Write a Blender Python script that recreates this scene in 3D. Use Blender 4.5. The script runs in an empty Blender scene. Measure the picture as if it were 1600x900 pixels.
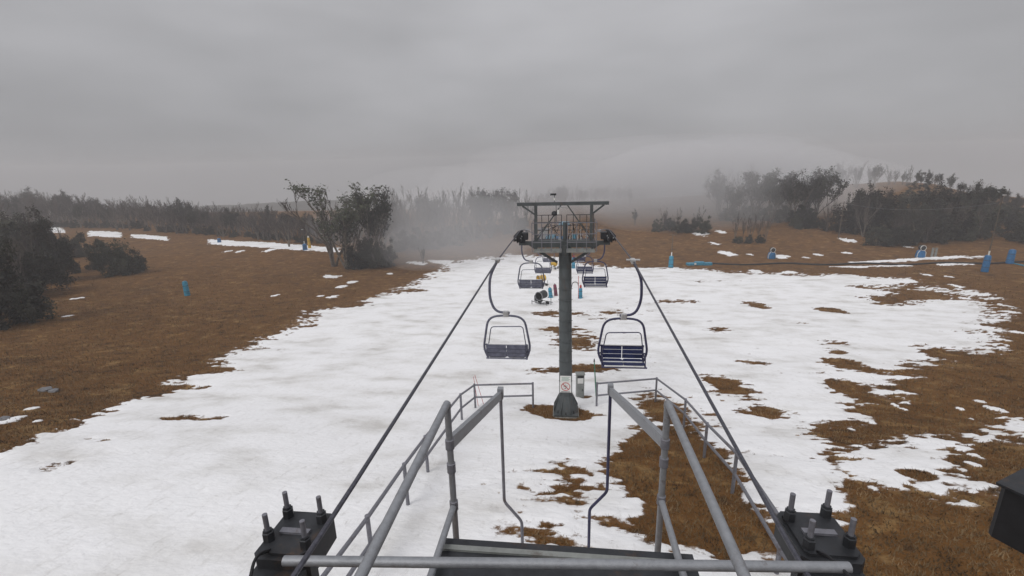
import bpy, math, random
import numpy as np
from math import sin, cos, radians, pi, sqrt
from mathutils import Vector, Matrix

random.seed(7)
RNG = np.random.default_rng(7)
S = bpy.context.scene
COL = S.collection
CZ = 18.0                                    # camera height above the datum

# ------------------------------------------------------------------ camera
F = 720.0; PIT = radians(15); YAW = radians(6.65); ROL = radians(1.5)
fw = np.array([-sin(YAW)*cos(PIT), cos(YAW)*cos(PIT), -sin(PIT)])
r0 = np.array([cos(YAW), sin(YAW), 0.0]); u0 = np.cross(r0, fw)
rt = r0*cos(ROL) - u0*sin(ROL); up = u0*cos(ROL) + r0*sin(ROL)
cd = bpy.data.cameras.new('camera'); cam = bpy.data.objects.new('camera', cd); COL.objects.link(cam)
cd.sensor_width = 36; cd.lens = 36*F/1600; cd.clip_start = 0.05; cd.clip_end = 3000
cam.matrix_world = Matrix(((rt[0], up[0], -fw[0], 0), (rt[1], up[1], -fw[1], 0), (rt[2], up[2], -fw[2], CZ), (0, 0, 0, 1)))
S.camera = cam

# ------------------------------------------------------------------ sky, sun, exposure
W = bpy.data.worlds.new('World'); S.world = W; W.use_nodes = True
nt = W.node_tree; nt.nodes.clear()
def wn(t, **k):
    n = nt.nodes.new(t)
    for a, b in k.items(): setattr(n, a, b)
    return n
SUN_EL, SUN_AZ = radians(48), radians(215)
sky = wn('ShaderNodeTexSky', sky_type='NISHITA', sun_disc=False, sun_elevation=SUN_EL, sun_rotation=SUN_AZ)
hs = wn('ShaderNodeHueSaturation'); hs.inputs['Saturation'].default_value = 0.12; hs.inputs['Value'].default_value = 0.08
nt.links.new(sky.outputs[0], hs.inputs['Color'])
tc = wn('ShaderNodeTexCoord'); sp = wn('ShaderNodeSeparateXYZ'); nt.links.new(tc.outputs['Generated'], sp.inputs[0])
mx = wn('ShaderNodeMath', operation='MAXIMUM'); mx.inputs[1].default_value = 0; nt.links.new(sp.outputs['Z'], mx.inputs[0])
ma = wn('ShaderNodeMath', operation='MULTIPLY_ADD'); ma.inputs[1].default_value = 2/3; ma.inputs[2].default_value = 1/3
nt.links.new(mx.outputs[0], ma.inputs[0])            # standard overcast sky: zenith three times the horizon
nz = wn('ShaderNodeTexNoise'); nz.inputs['Scale'].default_value = 2.2; nz.inputs['Detail'].default_value = 3
mpg = wn('ShaderNodeMapping'); mpg.inputs['Scale'].default_value = (1, 1, 3.2)
nt.links.new(tc.outputs['Generated'], mpg.inputs[0]); nt.links.new(mpg.outputs[0], nz.inputs['Vector'])
mr = wn('ShaderNodeMapRange'); mr.inputs['From Min'].default_value = .3; mr.inputs['From Max'].default_value = .7
mr.inputs['To Min'].default_value = .84; mr.inputs['To Max'].default_value = 1.14; nt.links.new(nz.outputs[0], mr.inputs[0])
mm = wn('ShaderNodeMath', operation='MULTIPLY'); nt.links.new(ma.outputs[0], mm.inputs[0]); nt.links.new(mr.outputs[0], mm.inputs[1])
vs = wn('ShaderNodeVectorMath', operation='SCALE'); vs.inputs[0].default_value = (6.6, 6.6, 6.9); nt.links.new(mm.outputs[0], vs.inputs['Scale'])
ad = wn('ShaderNodeVectorMath', operation='ADD'); nt.links.new(vs.outputs[0], ad.inputs[0]); nt.links.new(hs.outputs[0], ad.inputs[1])
bg = wn('ShaderNodeBackground'); bg.inputs['Strength'].default_value = 0.12; nt.links.new(ad.outputs[0], bg.inputs['Color'])
wo = wn('ShaderNodeOutputWorld'); nt.links.new(bg.outputs[0], wo.inputs['Surface'])
sl = bpy.data.lights.new('sun', 'SUN'); so = bpy.data.objects.new('sun', sl); COL.objects.link(so)
sl.energy = 1.25; sl.angle = radians(25); sl.color = (1, .97, .93)
sd = Vector((sin(SUN_AZ)*cos(SUN_EL), cos(SUN_AZ)*cos(SUN_EL), sin(SUN_EL)))
so.rotation_euler = sd.to_track_quat('Z', 'Y').to_euler()
S.view_settings.view_transform = 'Standard'; S.view_settings.look = 'None'
S.view_settings.exposure = 0; S.view_settings.gamma = 1; S.view_settings.use_curve_mapping = False
S.render.engine = 'CYCLES'
S.cycles.max_bounces = 6; S.cycles.volume_bounces = 1; S.cycles.transparent_max_bounces = 8

# ------------------------------------------------------------------ pixel -> ray, noise, terrain
def ray(x, y):
    d = fw + rt*(x-800)/F + up*(450-y)/F
    return d/d[1]
def at_Y(x, y, Y): d = ray(x, y)*Y; return Vector((d[0], d[1], d[2]+CZ))
def hsh(i, j, s):
    n = (i*374761393 + j*668265263 + s*1442695041) & 0xffffffff
    n = ((n ^ (n >> 13))*1274126177) & 0xffffffff
    return ((n ^ (n >> 16)) & 0xffff)/65535.0
def vnoise(x, y, s=0):
    x = np.asarray(x, float); y = np.asarray(y, float)
    i = np.floor(x).astype(np.int64); j = np.floor(y).astype(np.int64)
    a = x-i; b = y-j; a = a*a*(3-2*a); b = b*b*(3-2*b)
    return ((hsh(i, j, s)*(1-a)+hsh(i+1, j, s)*a)*(1-b) + (hsh(i, j+1, s)*(1-a)+hsh(i+1, j+1, s)*a)*b)*2-1
def fbm(x, y, s=0, o=4):
    t = 0; a = 1; n = 0
    for k in range(o):
        t = t + a*vnoise(x*2**k+17.3*k, y*2**k-9.1*k, s+k); n += a; a *= .55
    return t/n
_Y = np.arange(-120, 900, .5)
_Z = np.interp(_Y, [-120, -30, 0, 8.5, 10.4, 17, 20, 30, 50, 75, 100, 200, 900], [-3.5, -4.6, -5.9, -7.6, -8.05, -9.95, -10.6, -12.5, -15.0, -16.7, -17.3, -17.6, -17.6])
_k = np.exp(-np.linspace(-2.2, 2.2, 13)**2); _k /= _k.sum()
_Z = np.convolve(np.pad(_Z, 6, 'edge'), _k, 'valid')
CREST = [(0, 340), (300, 338), (600, 338), (760, 334), (850, 322), (950, 314), (1050, 309), (1150, 304), (1250, 298), (1320, 291), (1400, 285), (1460, 288), (1520, 306), (1600, 336), (1700, 350)]
YC = 190.0
_b = []; _a = []
for (px, py) in CREST:
    d = ray(px, py); _b.append(d[0]); _a.append(max(0.0, d[2]*YC + 17.6))
def ground(X, Y):
    X = np.asarray(X, float); Y = np.asarray(Y, float)
    z = np.interp(Y, _Y, _Z)
    b = X/np.maximum(Y, 20)
    A = np.interp(b, _b, _a)
    t = np.clip((Y-82)/(YC-82), 0, 1); r = t*t*(3-2*t)*.55 + .45*t
    z = z + A*r*np.clip((Y-82)/20, 0, 1) - np.clip(Y-YC-6, 0, 400)*np.interp(b, [-.35, 0, .5], [.075, .10, .13]) - np.clip(Y-135, 0, 500)*.012*np.clip(-b*3, 0, 1)
    z = z + .9*fbm(X/34, Y/34, 3, 3)*np.clip((Y-25)/60, 0, 1)*np.clip(np.abs(X)/25, 0.15, 1)
    z = z + .05*fbm(X/2.6, Y/2.6, 5, 3)
    hole = np.hypot(X-.12, (Y-17.2)*.8)                     # hollow round the tower foot
    z = z - .12*np.exp(-(hole/1.1)**2)
    return z + CZ
def gz(x, y): return float(ground(x, y))
_HY = np.concatenate([np.arange(3, 60, .25), np.arange(60, 600, 1.0)])
def hit(px, py):
    d = ray(px, py); lo, hi = 3.0, 600.0; ys = _HY
    for k in range(4):
        below = d[2]*ys + CZ < ground(d[0]*ys, ys)
        i = int(np.argmax(below)) if below.any() else len(ys)-1
        lo, hi = ys[max(i-1, 0)], ys[i]; ys = np.linspace(lo, hi, 12)
    return Vector((d[0]*hi, hi, gz(d[0]*hi, hi)))
def px_m(p): return F/((np.array(p)-np.array([0, 0, CZ])) @ fw)   # pixels per metre at p

# ------------------------------------------------------------------ mesh builder and tags
class MB:
    def __init__(s): s.v = []; s.f = []
    def add(s, vs, fs):
        n = len(s.v); s.v += [tuple(p) for p in vs]; s.f += [tuple(i+n for i in q) for q in fs]; return s
    def box(s, c, d, rz=0, rx=0, ry=0, ch=0.0):
        M = Matrix.Translation(c) @ Matrix.Rotation(rz, 4, 'Z') @ Matrix.Rotation(ry, 4, 'Y') @ Matrix.Rotation(rx, 4, 'X')
        x, y, z = d[0]/2, d[1]/2, d[2]/2
        if ch:
            c2 = min(ch, x*.8, y*.8)
            o = [(-x+c2, -y), (x-c2, -y), (x, -y+c2), (x, y-c2), (x-c2, y), (-x+c2, y), (-x, y-c2), (-x, -y+c2)]
            vs = [M @ Vector((a, b, -z)) for a, b in o] + [M @ Vector((a, b, z)) for a, b in o]
            return s.add(vs, [tuple(range(7, -1, -1)), tuple(range(8, 16))] + [(i, (i+1) % 8, 8+(i+1) % 8, 8+i) for i in range(8)])
        vs = [M @ Vector(p) for p in ((-x,-y,-z),(x,-y,-z),(x,y,-z),(-x,y,-z),(-x,-y,z),(x,-y,z),(x,y,z),(-x,y,z))]
        return s.add(vs, [(3,2,1,0),(4,5,6,7),(0,1,5,4),(1,2,6,5),(2,3,7,6),(3,0,4,7)])
    def tube(s, pts, r, n=8, r2=None, cap=True):
        P = [Vector(p) for p in pts]; m = len(P)
        R = r if hasattr(r, '__len__') else [r + ((r2 if r2 is not None else r)-r)*i/(m-1) for i in range(m)]
        t0 = (P[1]-P[0]).normalized(); a = Vector((0, 0, 1)) if abs(t0.z) < .9 else Vector((1, 0, 0))
        nx = t0.cross(a).normalized(); vs = []
        for i in range(m):
            t = ((P[min(i+1, m-1)]-P[max(i-1, 0)])).normalized()
            nx = (nx - t*nx.dot(t)).normalized(); ny = t.cross(nx)
            for k in range(n):
                an = 2*pi*k/n; vs.append(P[i] + (nx*cos(an)+ny*sin(an))*R[i])
        fs = [(i*n+k, i*n+(k+1) % n, (i+1)*n+(k+1) % n, (i+1)*n+k) for i in range(m-1) for k in range(n)]
        if cap: fs += [tuple(range(n-1, -1, -1)), tuple(range((m-1)*n, m*n))]
        return s.add(vs, fs)
    def bar(s, p0, p1, w, h):
        p0 = Vector(p0); p1 = Vector(p1); t = (p1-p0).normalized()
        a = Vector((0, 0, 1)) if abs(t.z) < .95 else Vector((0, 1, 0))
        x = t.cross(a).normalized()*w/2; y = x.cross(t).normalized()*h/2
        vs = [p0-x-y, p0+x-y, p0+x+y, p0-x+y, p1-x-y, p1+x-y, p1+x+y, p1-x+y]
        return s.add(vs, [(3,2,1,0),(4,5,6,7),(0,1,5,4),(1,2,6,5),(2,3,7,6),(3,0,4,7)])
    def lathe(s, c, prof, n=16, ax='Z'):
        vs = []; m = len(prof)
        for (r, h) in prof:
            for k in range(n):
                a = 2*pi*k/n; p = (r*cos(a), r*sin(a), h)
                if ax == 'X': p = (h, r*cos(a), r*sin(a))
                if ax == 'Y': p = (r*cos(a), h, -r*sin(a))
                vs.append((c[0]+p[0], c[1]+p[1], c[2]+p[2]))
        fs = [(i*n+k, i*n+(k+1) % n, (i+1)*n+(k+1) % n, (i+1)*n+k) for i in range(m-1) for k in range(n)]
        if prof[0] != prof[-1]: fs += [tuple(range(n-1, -1, -1)), tuple(range((m-1)*n, m*n))]
        return s.add(vs, fs)
    def build(s, name, m, parent=None, smooth=False):
        me = bpy.data.meshes.new(name); me.from_pydata(s.v, [], s.f); me.materials.append(m)
        if smooth:
            me.polygons.foreach_set('use_smooth', [True]*len(me.polygons))
            try: me.set_sharp_from_angle(angle=radians(40))
            except Exception: pass
        o = bpy.data.objects.new(name, me); COL.objects.link(o)
        if parent: o.parent = parent
        return o
def arc(pts, rad, n=5):
    P = [Vector(p) for p in pts]; out = [P[0]]
    for i in range(1, len(P)-1):
        a = (P[i-1]-P[i]); b = (P[i+1]-P[i]); d = min(rad, a.length*.49, b.length*.49)
        p0 = P[i]+a.normalized()*d; p1 = P[i]+b.normalized()*d
        for k in range(n+1):
            t = k/n; out.append(p0*(1-t)**2 + P[i]*2*t*(1-t) + p1*t*t)
    out.append(P[-1]); return out
def tag(o, label, cat, group=None, kind=None):
    if label: o['label'] = label
    if cat: o['category'] = cat
    if group: o['group'] = group
    if kind: o['kind'] = kind
    return o
def thing(name, loc, label, cat, group=None, rz=0):
    o = bpy.data.objects.new(name, None); COL.objects.link(o); o.location = loc; o.rotation_euler = (0, 0, rz)
    return tag(o, label, cat, group)
def copy_tree(o, parent=None):
    c = o.copy(); COL.objects.link(c); c.parent = parent
    for ch in o.children: copy_tree(ch, c)
    return c

# ------------------------------------------------------------------ materials
def mat(name, col, rough=.6, metal=0, var=.2, scale=6, bump=0, col2=None, bscale=None, spec=.4, stretch=(1, 1, 1)):
    m = bpy.data.materials.new(name); m.use_nodes = True; t = m.node_tree; b = t.nodes['Principled BSDF']
    b.inputs['Roughness'].default_value = rough; b.inputs['Metallic'].default_value = metal
    b.inputs['Specular IOR Level'].default_value = spec
    c = t.nodes.new('ShaderNodeTexCoord'); mp = t.nodes.new('ShaderNodeMapping'); mp.inputs['Scale'].default_value = stretch
    t.links.new(c.outputs['Object'], mp.inputs[0])
    n = t.nodes.new('ShaderNodeTexNoise'); n.inputs['Scale'].default_value = scale; n.inputs['Detail'].default_value = 5
    n.inputs['Roughness'].default_value = .65
    t.links.new(mp.outputs[0], n.inputs['Vector'])
    r = t.nodes.new('ShaderNodeValToRGB'); t.links.new(n.outputs[0], r.inputs[0])
    c2 = col2 or tuple(min(1, x*(1+var)) for x in col); c1 = tuple(x*(1-var) for x in col)
    r.color_ramp.elements[0].position = .32; r.color_ramp.elements[1].position = .68
    r.color_ramp.elements[0].color = (*c1, 1); r.color_ramp.elements[1].color = (*c2, 1)
    t.links.new(r.outputs[0], b.inputs['Base Color'])
    if bump:
        bn = t.nodes.new('ShaderNodeBump'); bn.inputs['Strength'].default_value = bump; bn.inputs['Distance'].default_value = .02
        n2 = t.nodes.new('ShaderNodeTexNoise'); n2.inputs['Scale'].default_value = bscale or scale*4; n2.inputs['Detail'].default_value = 4
        t.links.new(mp.outputs[0], n2.inputs['Vector']); t.links.new(n2.outputs[0], bn.inputs['Height']); t.links.new(bn.outputs[0], b.inputs['Normal'])
    if name in ('galvanised_steel', 'weathered_rail', 'dark_steel', 'tower_paint', 'cabinet_paint'):
        n5 = t.nodes.new('ShaderNodeTexNoise'); n5.inputs['Scale'].default_value = 2.6; n5.inputs['Detail'].default_value = 9; n5.inputs['Roughness'].default_value = .78
        r5 = t.nodes.new('ShaderNodeMapRange'); r5.inputs['From Min'].default_value = .56; r5.inputs['From Max'].default_value = .66; r5.inputs['To Max'].default_value = .6
        x5 = t.nodes.new('ShaderNodeMix'); x5.data_type = 'RGBA'; x5.inputs[7].default_value = (.10, .062, .042, 1)
        t.links.new(mp.outputs[0], n5.inputs['Vector']); t.links.new(n5.outputs[0], r5.inputs[0]); t.links.new(r5.outputs[0], x5.inputs[0])
        t.links.new(r.outputs[0], x5.inputs[6]); t.links.new(x5.outputs[2], b.inputs['Base Color'])
        rr5 = t.nodes.new('ShaderNodeMapRange'); rr5.inputs['To Min'].default_value = rough-.15; rr5.inputs['To Max'].default_value = rough+.25
        t.links.new(n.outputs[0], rr5.inputs[0]); t.links.new(rr5.outputs[0], b.inputs['Roughness'])
    if name in ('gum_leaf', 'scrub_leaf', 'dead_gum_bark', 'dead_gum_twig'):          # every tree has its own tone
        oi = t.nodes.new('ShaderNodeObjectInfo'); h2 = t.nodes.new('ShaderNodeHueSaturation')
        q = t.nodes.new('ShaderNodeMapRange'); q.inputs['To Min'].default_value = .55; q.inputs['To Max'].default_value = 1.7
        q2 = t.nodes.new('ShaderNodeMapRange'); q2.inputs['To Min'].default_value = .47; q2.inputs['To Max'].default_value = .52
        t.links.new(oi.outputs['Random'], q.inputs[0]); t.links.new(q.outputs[0], h2.inputs['Value']); t.links.new(oi.outputs['Random'], q2.inputs[0]); t.links.new(q2.outputs[0], h2.inputs['Hue'])
        t.links.new(r.outputs[0], h2.inputs['Color']); t.links.new(h2.outputs[0], b.inputs['Base Color'])
    return m
M = dict(
    galv=mat('galvanised_steel', (.29, .30, .32), .5, .5, .13, 22, .15, stretch=(1, 1, 1)),
    galvd=mat('weathered_rail', (.20, .20, .225), .55, .4, .18, 20, .2),
    tower=mat('tower_paint', (.075, .085, .088), .55, .1, .3, 3, .1, stretch=(1, 1, .35)),
    dark=mat('dark_steel', (.035, .037, .042), .5, .3, .35, 6, .1),
    black=mat('black_rubber', (.012, .012, .014), .6, 0, .3, 8),
    navy=mat('navy_vinyl', (.014, .021, .075), .45, 0, .35, 5, .1),
    chairp=mat('chair_tube_paint', (.05, .05, .10), .45, .3, .3, 8, .1),
    chairg=mat('chair_tube_grey', (.12, .125, .17), .5, .3, .3, 8, .1),
    rope=mat('wire_rope', (.09, .09, .11), .5, .5, .3, 30, .4),
    alloy=mat('bright_alloy', (.5, .5, .5), .4, .6, .2, 9),
    white=mat('white_plate', (.72, .72, .70), .5, 0, .08, 10),
    red=mat('red_paint', (.42, .035, .03), .5, 0, .25, 9),
    green=mat('green_fibreglass', (.05, .20, .12), .5, 0, .3, 9),
    signgreen=mat('sign_green_print', (.22, .33, .27), .5, 0, .2, 30),
    yellow=mat('yellow_paint', (.55, .33, .03), .5, 0, .25, 8),
    blue=mat('blue_pad_vinyl', (.02, .13, .30), .5, 0, .3, 4, .1),
    teal=mat('teal_pad_vinyl', (.03, .22, .34), .5, 0, .3, 4, .1),
    maroon=mat('maroon_pad_vinyl', (.16, .03, .06), .5, 0, .3, 4, .1),
    cab=mat('cabinet_paint', (.22, .23, .22), .5, .1, .25, 5, .1),
    conc=mat('concrete', (.26, .25, .23), .9, 0, .25, 5, .4),
    wood=mat('weathered_timber', (.10, .08, .06), .85, 0, .3, 6, .4, stretch=(1, 1, .2)),
    bark=mat('dead_gum_bark', (.11, .092, .08), .9, 0, .4, 3, .2),
    twig=mat('dead_gum_twig', (.066, .053, .047), .9, 0, .35, 2),
    leaf=mat('gum_leaf', (.024, .030, .014), .7, 0, .5, 1.2, col2=(.045, .048, .022)),
    scrub=mat('scrub_leaf', (.012, .014, .009), .75, 0, .5, 1.5, col2=(.034, .032, .018)),
    stone=mat('grey_stone', (.16, .16, .17), .9, 0, .3, 4, .5),
    hill=mat('far_forest', (.035, .036, .03), 1, 0, .35, .06),
    straw=mat('dry_grass_blade', (.10, .058, .026), .9, 0, .6, 1.1, col2=(.27, .18, .09)),
)
def links(t, *p):
    for a, b in p: t.links.new(a, b)
def grass_nodes(t, co):
    """brown winter grass colour: broad patches, tussock speckle and fine blades"""
    n1 = t.nodes.new('ShaderNodeTexNoise'); n1.inputs['Scale'].default_value = .13; n1.inputs['Detail'].default_value = 6; n1.inputs['Roughness'].default_value = .62
    n2 = t.nodes.new('ShaderNodeTexNoise'); n2.inputs['Scale'].default_value = 2.2; n2.inputs['Detail'].default_value = 6; n2.inputs['Roughness'].default_value = .7
    links(t, (co, n1.inputs['Vector']), (co, n2.inputs['Vector']))
    r1 = t.nodes.new('ShaderNodeValToRGB'); t.links.new(n1.outputs[0], r1.inputs[0])
    e = r1.color_ramp.elements; e[0].position = .3; e[0].color = (.070, .035, .014, 1); e[1].position = .72; e[1].color = (.195, .100, .036, 1)
    k = e.new(.5); k.color = (.138, .066, .022, 1)
    r2 = t.nodes.new('ShaderNodeValToRGB'); t.links.new(n2.outputs[0], r2.inputs[0])
    e = r2.color_ramp.elements; e[0].position = .3; e[0].color = (.36, .36, .38, 1); e[1].position = .7; e[1].color = (1.4, 1.36, 1.3, 1)
    mxn = t.nodes.new('ShaderNodeMix'); mxn.data_type = 'RGBA'; mxn.blend_type = 'MULTIPLY'; mxn.inputs[0].default_value = .8
    links(t, (r1.outputs[0], mxn.inputs[6]), (r2.outputs[0], mxn.inputs[7]))
    n4 = t.nodes.new('ShaderNodeTexNoise'); n4.inputs['Scale'].default_value = .75; n4.inputs['Detail'].default_value = 8; n4.inputs['Roughness'].default_value = .72; n4.inputs['Distortion'].default_value = .6
    t.links.new(co, n4.inputs['Vector']); r4 = t.nodes.new('ShaderNodeValToRGB'); t.links.new(n4.outputs[0], r4.inputs[0])
    e = r4.color_ramp.elements; e[0].position = .37; e[0].color = (.028, .019, .012, 1); e[1].position = .64; e[1].color = (.30, .19, .08, 1)
    for p_, c_ in ((.46, (.135, .066, .022, 1)), (.54, (.135, .066, .022, 1))): e.new(p_).color = c_
    m4 = t.nodes.new('ShaderNodeMix'); m4.data_type = 'RGBA'; m4.inputs[0].default_value = .62
    links(t, (mxn.outputs[2], m4.inputs[6]), (r4.outputs[0], m4.inputs[7]))
    return m4.outputs[2], n2.outputs[0]
def m_ground():
    m = bpy.data.materials.new('brown_winter_grass'); m.use_nodes = True; t = m.node_tree; b = t.nodes['Principled BSDF']
    b.inputs['Roughness'].default_value = .95; b.inputs['Specular IOR Level'].default_value = .1
    c = t.nodes.new('ShaderNodeTexCoord'); col, h = grass_nodes(t, c.outputs['Object'])
    t.links.new(col, b.inputs['Base Color'])
    n3 = t.nodes.new('ShaderNodeTexNoise'); n3.inputs['Scale'].default_value = 9; n3.inputs['Detail'].default_value = 5
    t.links.new(c.outputs['Object'], n3.inputs['Vector'])
    bn = t.nodes.new('ShaderNodeBump'); bn.inputs['Strength'].default_value = .8; bn.inputs['Distance'].default_value = .08
    links(t, (n3.outputs[0], bn.inputs['Height']), (bn.outputs[0], b.inputs['Normal']))
    return m
def m_snow():
    m = bpy.data.materials.new('old_wet_snow'); m.use_nodes = True; t = m.node_tree; b = t.nodes['Principled BSDF']
    b.inputs['Roughness'].default_value = .7; b.inputs['Specular IOR Level'].default_value = .25
    c = t.nodes.new('ShaderNodeTexCoord'); g, _ = grass_nodes(t, c.outputs['Object'])
    at = t.nodes.new('ShaderNodeAttribute'); at.attribute_name = 'depth'
    n = t.nodes.new('ShaderNodeTexNoise'); n.inputs['Scale'].default_value = 6; n.inputs['Detail'].default_value = 8; n.inputs['Roughness'].default_value = .78
    mp = t.nodes.new('ShaderNodeMapping'); mp.inputs['Scale'].default_value = (.7, 1.1, 1)
    links(t, (c.outputs['Object'], mp.inputs[0]), (mp.outputs[0], n.inputs['Vector']))
    a = t.nodes.new('ShaderNodeMath'); a.operation = 'MULTIPLY_ADD'; a.inputs[1].default_value = .13; a.inputs[2].default_value = -.066
    t.links.new(n.outputs[0], a.inputs[0])
    s = t.nodes.new('ShaderNodeMath'); s.operation = 'ADD'; links(t, (a.outputs[0], s.inputs[0]), (at.outputs['Fac'], s.inputs[1]))
    mr_ = t.nodes.new('ShaderNodeMapRange'); mr_.inputs['From Min'].default_value = .0; mr_.inputs['From Max'].default_value = .020
    t.links.new(s.outputs[0], mr_.inputs[0])
    n2 = t.nodes.new('ShaderNodeTexNoise'); n2.inputs['Scale'].default_value = .5; n2.inputs['Detail'].default_value = 7; n2.inputs['Roughness'].default_value = .6
    t.links.new(mp.outputs[0], n2.inputs['Vector'])
    r = t.nodes.new('ShaderNodeValToRGB'); t.links.new(n2.outputs[0], r.inputs[0])
    r.color_ramp.elements[0].position = .30; r.color_ramp.elements[0].color = (.60, .585, .565, 1)
    r.color_ramp.elements[1].position = .56; r.color_ramp.elements[1].color = (.87, .87, .88, 1)
    kk = r.color_ramp.elements.new(.42); kk.color = (.77, .765, .76, 1)
    gr = t.nodes.new('ShaderNodeTexNoise'); gr.inputs['Scale'].default_value = 3.2; gr.inputs['Detail'].default_value = 9; gr.inputs['Roughness'].default_value = .8
    mp2 = t.nodes.new('ShaderNodeMapping'); mp2.inputs['Scale'].default_value = (1.6, .55, 1); mp2.inputs['Rotation'].default_value = (0, 0, .25)
    links(t, (c.outputs['Object'], mp2.inputs[0]), (mp2.outputs[0], gr.inputs['Vector']))
    rg = t.nodes.new('ShaderNodeValToRGB'); t.links.new(gr.outputs[0], rg.inputs[0])
    rg.color_ramp.elements[0].position = .30; rg.color_ramp.elements[0].color = (.66, .645, .62, 1); rg.color_ramp.elements[1].position = .46; rg.color_ramp.elements[1].color = (1, 1, 1, 1)
    dm = t.nodes.new('ShaderNodeMix'); dm.data_type = 'RGBA'; dm.blend_type = 'MULTIPLY'; dm.inputs[0].default_value = .75
    links(t, (r.outputs[0], dm.inputs[6]), (rg.outputs[0], dm.inputs[7]))
    x = t.nodes.new('ShaderNodeMix'); x.data_type = 'RGBA'
    links(t, (mr_.outputs[0], x.inputs[0]), (g, x.inputs[6]), (dm.outputs[2], x.inputs[7]), (x.outputs[2], b.inputs['Base Color']))
    n3 = t.nodes.new('ShaderNodeTexNoise'); n3.inputs['Scale'].default_value = 7; n3.inputs['Detail'].default_value = 6
    t.links.new(mp.outputs[0], n3.inputs['Vector'])
    bn = t.nodes.new('ShaderNodeBump'); bn.inputs['Strength'].default_value = .5; bn.inputs['Distance'].default_value = .06
    links(t, (n3.outputs[0], bn.inputs['Height']), (bn.outputs[0], b.inputs['Normal']))
    return m

# ------------------------------------------------------------------ ground sheet
def grid_mesh(name, X, Y, Z, m, keep=None, attr=None):
    """X, Y, Z arrays of shape (rows, cols)"""
    R, C = X.shape; idx = np.arange(R*C).reshape(R, C)
    q = np.stack([idx[:-1, :-1], idx[:-1, 1:], idx[1:, 1:], idx[1:, :-1]], -1).reshape(-1, 4)
    v = np.stack([X, Y, Z], -1).reshape(-1, 3)
    if keep is not None:
        k = keep.reshape(-1); q = q[k[q].any(1)]
        used = np.zeros(R*C, bool); used[q.ravel()] = True
        new = np.cumsum(used)-1; q = new[q]; v = v[used]
        if attr is not None: attr = attr.reshape(-1)[used]
    me = bpy.data.meshes.new(name); nf = len(q)
    me.vertices.add(len(v)); me.vertices.foreach_set('co', v.astype(np.float32).ravel())
    me.loops.add(nf*4); me.loops.foreach_set('vertex_index', q.astype(np.int32).ravel())
    me.polygons.add(nf); me.polygons.foreach_set('loop_start', np.arange(0, nf*4, 4, dtype=np.int32))
    me.polygons.foreach_set('use_smooth', np.ones(nf, bool))
    me.update(calc_edges=True); me.materials.append(m)
    if attr is not None:
        a = me.attributes.new('depth', 'FLOAT', 'POINT'); a.data.foreach_set('value', attr.astype(np.float32).ravel())
    o = bpy.data.objects.new(name, me); COL.objects.link(o); return o
def warp(lo, hi, n, c, p):
    t = np.linspace(-1, 1, n); s = np.sign(t)*np.abs(t)**p
    return np.where(s < 0, c + s*(c-lo), c + s*(hi-c))
gx = warp(-690, 690, 460, 0, 2.6); gy = warp(-79, 690, 620, 9, 2.2)
GX, GY = np.meshgrid(gx, gy); GZ = ground(GX, GY)
tag(grid_mesh('ground', GX, GY, GZ, m_ground()), None, None, kind='structure')

# ------------------------------------------------------------------ snow: a real sheet of snow that thins out and dips under the grass
SNOW = [  # traced outlines of the snow cover, carried to the ground
 [(-260, 800), (-60, 738), (0, 712), (60, 688), (130, 656), (200, 634), (270, 600), (330, 575), (380, 545), (430, 524), (480, 502), (488, 487), (540, 478), (600, 462), (645, 448), (680, 430), (700, 416), (740, 406), (772, 401), (800, 398), (870, 404), (910, 414), (960, 418), (1040, 421), (1110, 422), (1180, 428), (1250, 430), (1320, 431), (1375, 436), (1422, 438), (1395, 452), (1440, 450), (1470, 452), (1500, 455), (1535, 462), (1562, 482), (1535, 506), (1556, 528), (1548, 545), (1500, 558), (1440, 578), (1392, 592), (1345, 606), (1400, 614), (1408, 626), (1345, 638), (1336, 658), (1300, 664), (1272, 678), (1286, 704), (1272, 724), (1292, 752), (1308, 778), (1290, 810), (1250, 850), (1230, 960), (400, 1150), (-260, 1000)],
 [(1320, 716), (1388, 697), (1478, 685), (1487, 700), (1470, 716), (1492, 730), (1462, 735), (1506, 750), (1482, 776), (1450, 766), (1425, 756), (1405, 764), (1378, 754), (1352, 738)],
 [(1565, 662), (1590, 655), (1625, 668), (1600, 682), (1580, 674)],
 [(1530, 683), (1552, 678), (1556, 686), (1536, 690)],
 [(326, 374), (400, 378), (470, 383), (530, 388), (530, 394), (440, 389), (328, 381)], [(205, 366), (262, 371), (262, 376), (208, 372)],
 [(-40, 352), (40, 352), (95, 356), (100, 364), (20, 362), (-40, 362)], [(140, 361), (188, 363), (188, 371), (140, 369)],
 [(1330, 410), (1400, 405.5), (1470, 402), (1540, 400), (1540, 403), (1440, 407), (1340, 412)], [(1300, 417), (1340, 416.5), (1420, 414.5), (1420, 416), (1340, 418.5)], [(1470, 413), (1520, 411.5), (1520, 413), (1470, 414.5)],
 [(640, 409), (668, 410), (668, 414), (640, 413)], [(670, 407), (705, 408), (704, 412), (670, 411)], [(510, 430), (530, 431), (528, 435), (510, 434)],
]
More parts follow.
